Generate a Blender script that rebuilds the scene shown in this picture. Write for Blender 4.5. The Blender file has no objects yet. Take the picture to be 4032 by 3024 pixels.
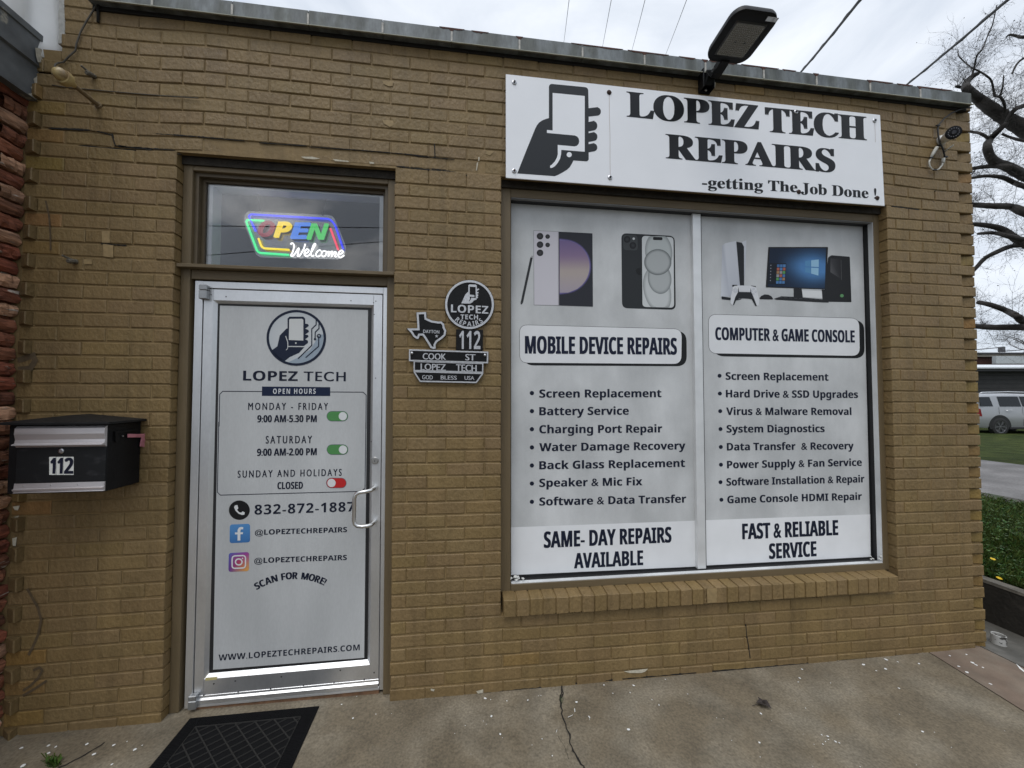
import bpy, bmesh, math, random
from mathutils import Vector, Matrix
import numpy as np
random.seed(7); rng = np.random.default_rng(7)
SC = bpy.context.scene
COL = SC.collection
rad = math.radians

# ------------------------------------------------------------------ camera
FPX, YAW, PITCH = 1500.0, rad(7.51), rad(1.76)
CAMPOS = np.array([0.0, -2.0, 1.52])
cam = bpy.data.objects.new('camera', bpy.data.cameras.new('camera')); COL.objects.link(cam); SC.camera = cam
cam.data.sensor_width = 36.0; cam.data.lens = FPX / 4032 * 36
cam.data.clip_start = 0.05; cam.data.clip_end = 500
cam.location = CAMPOS; cam.rotation_euler = (rad(90) + PITCH, 0, -YAW)
# ------------------------------------------------------------------ light
SUN_EL, SUN_AZ = rad(62), rad(205)
world = bpy.data.worlds.new('World'); SC.world = world; world.use_nodes = True
SC.view_settings.view_transform = 'Standard'; SC.view_settings.look = 'None'
SC.view_settings.gamma = 1.0; SC.view_settings.use_curve_mapping = False
SC.view_settings.exposure = 0.25
def world_nodes():
    nt = world.node_tree; N, L = nt.nodes, nt.links
    bg = N['Background']
    sky = N.new('ShaderNodeTexSky'); sky.sky_type = 'NISHITA'; sky.sun_disc = False
    sky.sun_elevation = SUN_EL; sky.sun_rotation = SUN_AZ
    tc = N.new('ShaderNodeTexCoord'); mp = N.new('ShaderNodeMapping')
    mp.inputs['Scale'].default_value = (1.0, 1.0, 2.2); mp.inputs['Location'].default_value = (0.35, 0.2, 0.1)
    L.new(tc.outputs['Generated'], mp.inputs['Vector'])
    no = N.new('ShaderNodeTexNoise'); no.inputs['Scale'].default_value = 2.6; no.inputs['Detail'].default_value = 7
    no.inputs['Roughness'].default_value = 0.55; no.inputs['Distortion'].default_value = 0.4
    L.new(mp.outputs['Vector'], no.inputs['Vector'])
    rf = N.new('ShaderNodeValToRGB'); L.new(no.outputs['Fac'], rf.inputs['Fac'])      # sky beyond the building
    rf.color_ramp.elements[0].position = 0.36; rf.color_ramp.elements[0].color = (6.1, 6.7, 7.6, 1)
    rf.color_ramp.elements[1].position = 0.62; rf.color_ramp.elements[1].color = (9.0, 9.4, 10.0, 1)
    rb = N.new('ShaderNodeValToRGB'); n2 = N.new('ShaderNodeTexNoise'); n2.inputs['Scale'].default_value = 4.2; n2.inputs['Detail'].default_value = 8; n2.inputs['Distortion'].default_value = .6; L.new(mp.outputs['Vector'], n2.inputs['Vector']); L.new(n2.outputs['Fac'], rb.inputs['Fac'])      # heavier cloud over the street
    rb.color_ramp.elements[0].position = 0.55; rb.color_ramp.elements[0].color = (4.6, 5.0, 5.6, 1)
    rb.color_ramp.elements[1].position = 0.78; rb.color_ramp.elements[1].color = (14, 14, 14, 1)
    sp = N.new('ShaderNodeSeparateXYZ'); L.new(tc.outputs['Generated'], sp.inputs[0])
    my = N.new('ShaderNodeMapRange'); my.inputs[1].default_value = 0.0; my.inputs[2].default_value = 0.45
    L.new(sp.outputs['Y'], my.inputs[0])
    mz = N.new('ShaderNodeMapRange'); mz.inputs[1].default_value = 0.42; mz.inputs[2].default_value = 1.0
    mz.inputs[3].default_value = 1.0; mz.inputs[4].default_value = 2.8
    L.new(sp.outputs['Z'], mz.inputs[0])
    sb = N.new('ShaderNodeVectorMath'); sb.operation = 'SCALE'; L.new(rb.outputs[0], sb.inputs[0]); L.new(mz.outputs[0], sb.inputs['Scale'])
    ml = N.new('ShaderNodeMixRGB'); L.new(my.outputs[0], ml.inputs[0]); L.new(sb.outputs[0], ml.inputs[1]); L.new(rf.outputs[0], ml.inputs[2])
    mx = N.new('ShaderNodeMixRGB'); mx.inputs[0].default_value = 0.9
    L.new(sky.outputs[0], mx.inputs[1]); L.new(ml.outputs[0], mx.inputs[2])
    L.new(mx.outputs[0], bg.inputs['Color']); bg.inputs['Strength'].default_value = 0.1
world_nodes()
sl = bpy.data.lights.new('sun', 'SUN'); sl.energy = 0.9; sl.angle = rad(32); sl.color = (1.0, 0.96, 0.9)
so = bpy.data.objects.new('sun', sl); COL.objects.link(so)
so.rotation_euler = Vector((0.25, 0.55, -1.15)).to_track_quat('-Z', 'Y').to_euler()

# ------------------------------------------------------------------ helpers: pixels of the photo -> points on real planes
_cy, _sy, _cp, _sp = math.cos(YAW), math.sin(YAW), math.cos(PITCH), math.sin(PITCH)
RV = np.array([_cy, -_sy, 0]); FV = _cp * np.array([_sy, _cy, 0]) + _sp * np.array([0, 0, 1.]); UV = _cp * np.array([0, 0, 1.]) - _sp * np.array([_sy, _cy, 0])
def ray(x, y): return (x - 2016) * RV - (y - 1512) * UV + FPX * FV
def P(x, y, Y=0.0):
    d = ray(x, y); return CAMPOS + (Y - CAMPOS[1]) / d[1] * d
def G(x, y, Z=0.0):
    d = ray(x, y); return CAMPOS + (Z - CAMPOS[2]) / d[2] * d
def PX(x, y, Xw):
    d = ray(x, y); return CAMPOS + (Xw - CAMPOS[0]) / d[0] * d
def DP(x, y, dist):
    d = ray(x, y); return CAMPOS + dist / FPX * d
def zoom(x0, y0, s): return lambda x, y: (x0 + x / s, y0 + y / s)
ZA, ZB, ZC = zoom(740, 1080, 2.698), zoom(740, 1640, 2.698), zoom(740, 2200, 2.698)
W1, W2, W3, W4 = zoom(1960, 760, 2.765), zoom(1960, 1400, 1.659), zoom(2740, 840, 2.765), zoom(2740, 1400, 1.659)
S1, S2, PLQ, NE = zoom(1950, 260, 2.602), zoom(2650, 0, 1.952), zoom(1540, 1060, 3.457), zoom(680, 560, 2.404)
MBX, FLD, SCM = zoom(0, 1500, 2.074), zoom(2700, 0, 4.148), zoom(3400, 300, 2.074)

# ------------------------------------------------------------------ helpers: objects
def wloc(o):
    v = Vector((0, 0, 0))
    while o: v += o.location; o = o.parent
    return v
def empty(name, loc, label, cat, group=None):
    o = bpy.data.objects.new(name, None); COL.objects.link(o); o.location = [float(q) for q in loc]; o.empty_display_size = 0.1
    o['label'] = label; o['category'] = cat
    if group: o['group'] = group
    return o
def tag(o, label, cat, group=None):
    o['label'] = label; o['category'] = cat
    if group: o['group'] = group
    return o
class MB:
    def __init__(s): s.v, s.f, s.m, s.c, s.cur, s.col = [], [], [], [], 0, (1, 1, 1, 1)
    def add(s, vs, fs, cols=None):
        b = len(s.v); s.v += [tuple(float(t) for t in q) for q in vs]
        s.c += cols if cols else [s.col] * len(vs)
        s.f += [[b + i for i in q] for q in fs]; s.m += [s.cur] * len(fs)
    def hexa(s, p):                                   # 8 corners: bottom 4 ccw then top 4
        s.add(p, [(0, 3, 2, 1), (4, 5, 6, 7), (0, 1, 5, 4), (1, 2, 6, 5), (2, 3, 7, 6), (3, 0, 4, 7)])
    def box(s, x0, x1, y0, y1, z0, z1):
        s.hexa([(x0, y0, z0), (x1, y0, z0), (x1, y1, z0), (x0, y1, z0), (x0, y0, z1), (x1, y0, z1), (x1, y1, z1), (x0, y1, z1)])
    def face(s, pts, cols=None): s.add(pts, [list(range(len(pts)))], cols)
    def prism(s, pts, vec):
        n = len(pts); pts = [np.array(q, float) for q in pts]; vec = np.array(vec, float)
        nor = np.zeros(3)
        for i in range(n): nor += np.cross(pts[i] - pts[0], pts[(i + 1) % n] - pts[0])
        if np.dot(nor, vec) > 0: pts = pts[::-1]
        s.add(pts + [q + vec for q in pts], [list(range(n)), list(range(2 * n - 1, n - 1, -1))] + [(i, i + n, (i + 1) % n + n, (i + 1) % n) for i in range(n)])
    def tube(s, pts, r, n=8, closed=False):
        pts = [Vector([float(t) for t in q]) for q in pts]; k = len(pts)
        rs = r if isinstance(r, (list, tuple)) else [r] * k
        vs, up = [], None
        for i, p in enumerate(pts):
            t = (pts[(i + 1) % k] - pts[i - 1]) if closed else (pts[min(i + 1, k - 1)] - pts[max(i - 1, 0)])
            if t.length < 1e-9: t = Vector((0, 0, 1))
            t.normalize()
            if up is None: up = t.orthogonal().normalized()
            up = up - t * up.dot(t)
            if up.length < 1e-6: up = t.orthogonal()
            up.normalize(); sd = t.cross(up)
            for j in range(n):
                a = 2 * math.pi * j / n
                vs.append(p + (up * math.cos(a) + sd * math.sin(a)) * rs[i])
        fs = []
        for i in range(k if closed else k - 1):
            for j in range(n):
                a, b = i * n + j, i * n + (j + 1) % n; c, d = ((i + 1) % k) * n + (j + 1) % n, ((i + 1) % k) * n + j
                fs.append((a, b, c, d))
        if not closed: fs += [list(range(n - 1, -1, -1)), [(k - 1) * n + j for j in range(n)]]
        s.add(vs, fs)
    def lathe(s, prof, org, axis, n=24):              # prof: (radius, along)
        ax = Vector([float(t) for t in axis]).normalized(); u = ax.orthogonal().normalized(); w = ax.cross(u); o = Vector([float(t) for t in org]); vs, fs = [], []
        for r, h in prof:
            for j in range(n):
                a = 2 * math.pi * j / n; vs.append(o + ax * h + (u * math.cos(a) + w * math.sin(a)) * r)
        for i in range(len(prof) - 1):
            for j in range(n): fs.append((i * n + j, i * n + (j + 1) % n, (i + 1) * n + (j + 1) % n, (i + 1) * n + j))
        fs += [list(range(n - 1, -1, -1)), [(len(prof) - 1) * n + j for j in range(n)]]
        s.add(vs, fs)
    def solidify(s, t):                               # gives flat faces a thickness t towards +y
        cnt = {}
        for fi, q in enumerate(s.f):
            for i in range(len(q)):
                a, b = q[i], q[(i + 1) % len(q)]; cnt.setdefault((min(a, b), max(a, b)), []).append((a, b))
        n = len(s.v); s.v += [(x, y + t, z) for x, y, z in s.v]; s.c += list(s.c); F0 = list(s.f); M0 = list(s.m)
        s.f += [[i + n for i in reversed(q)] for q in F0]; s.m += M0
        for e in cnt.values():
            if len(e) == 1: a, b = e[0]; s.f.append([b, a, a + n, b + n]); s.m.append(0)
    def build(s, name, mats, parent=None, smooth=False, bevel=0.0, seg=1, kind=None):
        base = wloc(parent) if parent else Vector((0, 0, 0))
        me = bpy.data.meshes.new(name)
        me.from_pydata([(a - base.x, b - base.y, c - base.z) for a, b, c in s.v], [], s.f)
        for m in (mats if isinstance(mats, (list, tuple)) else [mats]): me.materials.append(m)
        me.polygons.foreach_set('material_index', s.m)
        ca = me.color_attributes.new('Col', 'FLOAT_COLOR', 'POINT')
        ca.data.foreach_set('color', np.array([list(c[:3]) + [1.0] for c in s.c], dtype=np.float32).ravel())
        me.validate(); me.update()
        if bevel:
            bm = bmesh.new(); bm.from_mesh(me)
            bmesh.ops.remove_doubles(bm, verts=bm.verts, dist=1e-6)
            es = [e for e in bm.edges if len(e.link_faces) == 2 and e.calc_face_angle(0) > 0.5]
            bmesh.ops.bevel(bm, geom=es, offset=bevel, segments=seg, affect='EDGES', clamp_overlap=True)
            bm.to_mesh(me); bm.free()
        if smooth:
            me.polygons.foreach_set('use_smooth', [True] * len(me.polygons))
            if smooth != True: me.set_sharp_from_angle(angle=rad(smooth))
        o = bpy.data.objects.new(name, me); COL.objects.link(o)
        if parent: o.parent = parent
        if kind: o['kind'] = kind
        return o

# ------------------------------------------------------------------ helpers: materials
def mat(name, col=(.5, .5, .5), rough=.6, metal=0., var=0., vs=6., bump=0., bs=60., attr=False, spec=.5, coat=0., emit=None, estr=1., stretch=(1, 1, 1), col2=None, ramp=(.4, .6), rvar=0., det=5., grain=0., gs=220., streak=0.):
    m = bpy.data.materials.new(name); m.use_nodes = True; nt = m.node_tree; N, L = nt.nodes, nt.links
    b = N['Principled BSDF']; b.inputs['Roughness'].default_value = rough; b.inputs['Metallic'].default_value = metal
    b.inputs['Specular IOR Level'].default_value = spec; b.inputs['Coat Weight'].default_value = coat; b.inputs['Coat Roughness'].default_value = .12
    tc = N.new('ShaderNodeTexCoord'); mp = N.new('ShaderNodeMapping'); mp.inputs['Scale'].default_value = stretch; L.new(tc.outputs['Object'], mp.inputs[0])
    c = N.new('ShaderNodeRGB'); c.outputs[0].default_value = (*col, 1); cur = c.outputs[0]
    if attr:
        at = N.new('ShaderNodeAttribute'); at.attribute_name = 'Col'
        mu = N.new('ShaderNodeMixRGB'); mu.blend_type = 'MULTIPLY'; mu.inputs[0].default_value = 1; L.new(cur, mu.inputs[1]); L.new(at.outputs['Color'], mu.inputs[2]); cur = mu.outputs[0]
    def noise(s, d=5.):
        n = N.new('ShaderNodeTexNoise'); n.inputs['Scale'].default_value = s; n.inputs['Detail'].default_value = d; L.new(mp.outputs[0], n.inputs['Vector']); return n
    if col2:
        n = noise(vs, det); r = N.new('ShaderNodeValToRGB'); r.color_ramp.elements[0].position, r.color_ramp.elements[1].position = ramp; L.new(n.outputs[0], r.inputs[0])
        mx = N.new('ShaderNodeMixRGB'); L.new(r.outputs[0], mx.inputs[0]); L.new(cur, mx.inputs[1]); mx.inputs[2].default_value = (*col2, 1); cur = mx.outputs[0]
    for amp, sc_ in ((var, vs * 1.7 + .3), (grain, gs)):
        if amp:
            n = noise(sc_); r = N.new('ShaderNodeMapRange'); r.inputs[1].default_value = .25; r.inputs[2].default_value = .75
            r.inputs[3].default_value = 1 - amp; r.inputs[4].default_value = 1 + amp; L.new(n.outputs[0], r.inputs[0])
            v = N.new('ShaderNodeVectorMath'); v.operation = 'SCALE'; L.new(cur, v.inputs[0]); L.new(r.outputs[0], v.inputs['Scale']); cur = v.outputs[0]
    if streak:
        m2 = N.new('ShaderNodeMapping'); m2.inputs['Scale'].default_value = (11, 3, .9); L.new(tc.outputs['Object'], m2.inputs[0])
        n = N.new('ShaderNodeTexNoise'); n.inputs['Scale'].default_value = 1.6; n.inputs['Detail'].default_value = 6; n.inputs['Roughness'].default_value = .65; L.new(m2.outputs[0], n.inputs['Vector'])
        r = N.new('ShaderNodeMapRange'); r.inputs[1].default_value = .46; r.inputs[2].default_value = .72; r.inputs[3].default_value = 1; r.inputs[4].default_value = 1 - streak * 2; L.new(n.outputs[0], r.inputs[0])
        v = N.new('ShaderNodeVectorMath'); v.operation = 'SCALE'; L.new(cur, v.inputs[0]); L.new(r.outputs[0], v.inputs['Scale']); cur = v.outputs[0]
    L.new(cur, b.inputs['Base Color'])
    if rvar:
        n = noise(vs * 2); r = N.new('ShaderNodeMapRange'); r.inputs[3].default_value = rough - rvar; r.inputs[4].default_value = rough + rvar; L.new(n.outputs[0], r.inputs[0]); L.new(r.outputs[0], b.inputs['Roughness'])
    if bump:
        n = noise(bs, 6); bp = N.new('ShaderNodeBump'); bp.inputs['Strength'].default_value = 1; bp.inputs['Distance'].default_value = bump; L.new(n.outputs[0], bp.inputs['Height']); L.new(bp.outputs[0], b.inputs['Normal'])
    if emit:
        b.inputs['Emission Color'].default_value = (*emit, 1); b.inputs['Emission Strength'].default_value = estr
    return m
def glass_mat(name, refl=.08, tint=(1, 1, 1), rough=.0):
    m = bpy.data.materials.new(name); m.use_nodes = True; nt = m.node_tree; N, L = nt.nodes, nt.links
    out = N['Material Output']; N.remove(N['Principled BSDF'])
    t = N.new('ShaderNodeBsdfTransparent'); t.inputs[0].default_value = (*tint, 1); g = N.new('ShaderNodeBsdfGlossy'); g.inputs['Roughness'].default_value = rough
    lw = N.new('ShaderNodeFresnel'); lw.inputs['IOR'].default_value = 1.5
    ad = N.new('ShaderNodeMath'); ad.operation = 'MULTIPLY'; ad.inputs[1].default_value = refl / .04; L.new(lw.outputs[0], ad.inputs[0])
    mx = N.new('ShaderNodeMixShader'); L.new(ad.outputs[0], mx.inputs[0]); L.new(t.outputs[0], mx.inputs[1]); L.new(g.outputs[0], mx.inputs[2]); L.new(mx.outputs[0], out.inputs[0])
    return m
M = {}
M['paint'] = mat('brick_paint', (.206, .140, .062), .55, var=.13, vs=3.2, bump=.0052, bs=62, attr=True, grain=.12, gs=95, spec=.32, stretch=(1, 1, .7), rvar=.10, streak=.11)
M['mortar'] = mat('mortar_paint', (.220, .150, .066), .62, streak=.10, var=.18, vs=5, bump=.003, bs=45, attr=True, spec=.3)
M['dark'] = mat('dark_gap_and_shadow', (.012, .010, .008), .9)
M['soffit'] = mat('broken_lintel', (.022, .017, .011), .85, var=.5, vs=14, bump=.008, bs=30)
M['wood'] = mat('painted_wood', (.135, .099, .053), .5, var=.14, vs=5, bump=.0016, bs=60, stretch=(3.5, 3.5, .35), spec=.4)
M['woodh'] = mat('painted_wood_across', (.135, .099, .053), .5, var=.14, vs=5, bump=.0016, bs=60, stretch=(.35, 3.5, 3.5), spec=.4)
M['alu'] = mat('aluminium', (.74, .745, .75), .40, .88, var=.1, vs=3, stretch=(1, 1, .5), rvar=.08, grain=.04, gs=90)
M['aluw'] = mat('pale_aluminium', (.72, .73, .73), .45, .35, var=.1, vs=5)
M['black'] = mat('black_rubber', (.012, .012, .013), .55)
M['blackpaint'] = mat('black_paint', (.007, .007, .0075), .5, var=.3, vs=9, bump=.0006, bs=120, spec=.2)
M['zinc'] = mat('galvanised_metal', (.150, .165, .170), .6, .15, var=.42, vs=12, stretch=(1, 1, .30), bump=.001, bs=40, col2=(.088, .096, .088), ramp=(.42, .62), grain=.15, gs=120)
M['zincl'] = mat('bright_drip_edge', (.52, .52, .43), .55, .1, var=.2, vs=12)
M['rust'] = mat('rust', (.075, .028, .018), .85, var=.4, vs=20)
M['poster'] = mat('vinyl_film', (.47, .48, .48), .5, col2=(.64, .65, .65), ramp=(.38, .68), vs=2.6, var=.07, det=8, coat=.08, spec=.3, grain=.03, gs=160, streak=.018, stretch=(1.2, 1, .8))
M['posterd'] = mat('perforated_vinyl', (.455, .465, .465), .5, col2=(.55, .56, .56), ramp=(.38, .66), vs=2.2, var=.05, det=6, coat=.05, spec=.3, grain=.045, gs=200, stretch=(1, 1, .25), streak=.015)
M['print'] = mat('printed_ink', (1, 1, 1), .5, attr=True, spec=.2)
M['printw'] = mat('printed_white', (1, 1, 1), .5, attr=True, var=.035, vs=5, spec=.2)
M['signw'] = mat('white_sign_panel', (.84, .85, .87), .3, var=.02, vs=3, coat=.4)
M['signink'] = mat('sign_vinyl', (.012, .013, .015), .3, spec=.22)
M['cast'] = mat('black_cast_metal', (.006, .006, .0065), .42, var=.3, vs=30, bump=.0012, bs=90, spec=.22)
M['silver'] = mat('raised_silver', (.55, .55, .56), .42, .75, var=.15, vs=40, bump=.0006, bs=150)
M['steel'] = mat('steel_screw', (.55, .55, .56), .3, 1.)
M['rustscrew'] = mat('rusted_screw', (.05, .028, .022), .7, .3)
M['concrete'] = mat('concrete', (.150, .121, .080), .85, col2=(.20, .172, .126), ramp=(.44, .66), vs=3.4, var=.26, bump=.003, bs=110, grain=.34, gs=95, det=12)
M['concrete2'] = mat('pinkish_concrete', (.165, .120, .088), .85, col2=(.20, .16, .12), ramp=(.45, .68), vs=5, var=.24, bump=.0014, bs=120, grain=.12, gs=300, det=8)
M['concrete3'] = mat('dark_damp_concrete', (.085, .08, .068), .75, col2=(.17, .16, .14), ramp=(.52, .75), vs=5, var=.25, bump=.002, bs=80, det=8)
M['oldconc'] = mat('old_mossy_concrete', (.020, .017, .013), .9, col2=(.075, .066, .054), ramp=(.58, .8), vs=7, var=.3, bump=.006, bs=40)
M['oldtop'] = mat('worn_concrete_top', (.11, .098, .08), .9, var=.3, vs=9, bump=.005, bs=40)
M['fleck'] = mat('white_paint_drops', (.78, .78, .76), .6)
M['mat'] = mat('rubber_mat', (.0055, .0055, .006), .85, bump=.001, bs=300, spec=.15)
M['matline'] = mat('rubber_mat_ridge', (.027, .026, .024), .7, spec=.2)

# ------------------------------------------------------------------ helpers: lettering and print
_glyph = {}
def _sty(s, st):
    o = ''
    for ch in s:
        k = ord(ch)
        if st == 'b':
            k = 0x1D5D4 + k - 65 if 65 <= k <= 90 else 0x1D5EE + k - 97 if 97 <= k <= 122 else 0x1D7EC + k - 48 if 48 <= k <= 57 else k
        elif st == 's':
            k = 0x1D400 + k - 65 if 65 <= k <= 90 else 0x1D41A + k - 97 if 97 <= k <= 122 else k
        o += chr(k)
    return o
def glyphs(s, st, track=1.0):
    key = (s, st, track)
    if key in _glyph: return _glyph[key]
    for body in (_sty(s, st), s):
        c = bpy.data.curves.new('t', 'FONT'); c.body = body; c.size = 1; c.space_character = track; c.resolution_u = 4; c.fill_mode = 'FRONT'
        o = bpy.data.objects.new('t', c)
        me = o.to_mesh()
        v = [(q.co.x, q.co.y) for q in me.vertices]; f = [list(p.vertices) for p in me.polygons]
        o.to_mesh_clear(); bpy.data.objects.remove(o); bpy.data.curves.remove(c)
        if v: break
    _glyph[key] = (v, f); return v, f
def cap(st): return max(q[1] for q in glyphs('H', st)[0])
def text(mb, s, bl, br, top, Y, st='b', track=1.0, strike=0.0, lay=0):
    v, f = glyphs(s, st, track)
    A, B = P(*bl, Y), P(*br, Y); T = P(bl[0], top, Y); h = T[2] - A[2]; c = cap(st)
    x0, x1 = min(q[0] for q in v), max(q[0] for q in v); ex = (B - A) / (x1 - x0)
    for k in ((-1, 0, 1) if strike > .08 else (-1, 1) if strike else (0,)):
        off = (B - A) / np.linalg.norm(B - A) * strike * h * k * .5
        dy = -.0006 * (lay + .3 + .3 * k)
        vs = [A + ex * (q[0] - x0) + np.array([0, dy, h * q[1] / c]) + off for q in v]
        mb.add(vs, f)
def text_arc(mb, s, cen, rr, a0, a1, h, Y, st='b', flip=False, lay=0, strike=0., wx=1.):
    gl = []; x = 0
    for ch in s:
        if ch == ' ': gl.append((None, x, .35)); x += .38; continue
        v, f = glyphs(ch, st); lo, hi = min(q[0] for q in v), max(q[0] for q in v); gl.append(((v, f, lo), x, hi - lo)); x += hi - lo + .1
    tot = x - .1; c = cap(st); wx = min(1, abs(a1 - a0) * rr * c / (tot * h))
    for g, xs, w in gl:
        if not g: continue
        v, f, lo = g; a = a0 + (a1 - a0) * (xs + w / 2) / tot; sc = h / c
        for k in ((-1, 1) if strike else (0,)):
            vs = []
            for q in v:
                lx = (q[0] - lo - w / 2) * sc * wx + k * strike * h * .5; ly = q[1] * sc
                r = rr + ly if not flip else rr - ly; t = a + (-lx / rr if not flip else lx / rr)
                vs.append((cen[0] + r * math.cos(t), Y - .0006 * (lay + (.35 if k > 0 else 0)), cen[2] + r * math.sin(t)))
            mb.add(vs, f)
def ppoly(mb, zf, pts, Y, lay=0, cols=None):
    mb.face([P(*(zf(*q) if zf else q), Y - .0006 * lay) for q in pts][::-1], cols[::-1] if cols else None)
def pcirc(mb, zf, cx, cy, rx, ry, Y, lay=0, n=36, c0=None, c1=None, a0=0, a1=360):
    pts = [(cx + rx * math.cos(rad(a0 + (a1 - a0) * i / n)), cy + ry * math.sin(rad(a0 + (a1 - a0) * i / n))) for i in range(n if a1 - a0 == 360 else n + 1)]
    if c0 is None: ppoly(mb, zf, pts, Y, lay); return
    vs = [P(*(zf(*q) if zf else q), Y - .0006 * lay) for q in [(cx, cy)] + pts]
    k = len(pts); mb.add(vs, [(0, 1 + (i + 1) % k, 1 + i) for i in range(k)], [c0] + [c1] * k)
def pring(mb, zf, cx, cy, rx, ry, wx, wy, Y, lay=0, n=48, a0=0, a1=360):
    vs = []
    for i in range(n + 1):
        a = rad(a0 + (a1 - a0) * i / n)
        for k in (0, 1): vs.append(P(*(zf or (lambda x, y: (x, y)))(cx + (rx - k * wx) * math.cos(a), cy + (ry - k * wy) * math.sin(a)), Y - .0006 * lay))
    mb.add(vs, [(2 * i, 2 * i + 2, 2 * i + 3, 2 * i + 1)[::-1] for i in range(n)])
def pline(mb, zf, pts, w, Y, lay=0, closed=False):
    q = [np.array(zf(*p) if zf else p, float) for p in pts]; n = len(q); s = []
    if zf: w = w * (zf(1, 0)[0] - zf(0, 0)[0])
    for i in range(n):
        t1 = q[i] - q[i - 1] if (i or closed) else q[1] - q[0]; t2 = q[(i + 1) % n] - q[i] if (i < n - 1 or closed) else t1
        t1 = t1 / np.linalg.norm(t1); t2 = t2 / np.linalg.norm(t2); t = t1 + t2; t = t / max(np.linalg.norm(t), 1e-6)
        nn = np.array([-t[1], t[0]]); nn = nn / max(.4, abs(np.dot(nn, [-t1[1], t1[0]])))
        s.append((q[i] + nn * w / 2, q[i] - nn * w / 2))
    vs = [P(*a, Y - .0006 * lay) for pr in s for a in pr]
    mb.add(vs, [(2 * i, 2 * i + 1, (2 * i + 3) % (2 * n), (2 * i + 2) % (2 * n))[::-1] for i in range(n if closed else n - 1)])
def rrect(corners, r, n=6):
    out = []; k = len(corners)
    for i in range(k):
        p0, p1, p2 = np.array(corners[i - 1], float), np.array(corners[i], float), np.array(corners[(i + 1) % k], float)
        a = p1 + (p0 - p1) / np.linalg.norm(p0 - p1) * r; b = p1 + (p2 - p1) / np.linalg.norm(p2 - p1) * r
        for j in range(n + 1):
            t = j / n; out.append(tuple((1 - t) ** 2 * a + 2 * t * (1 - t) * p1 + t * t * b))
    return out
NAVY = (.010, .014, .030, 1)


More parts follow.
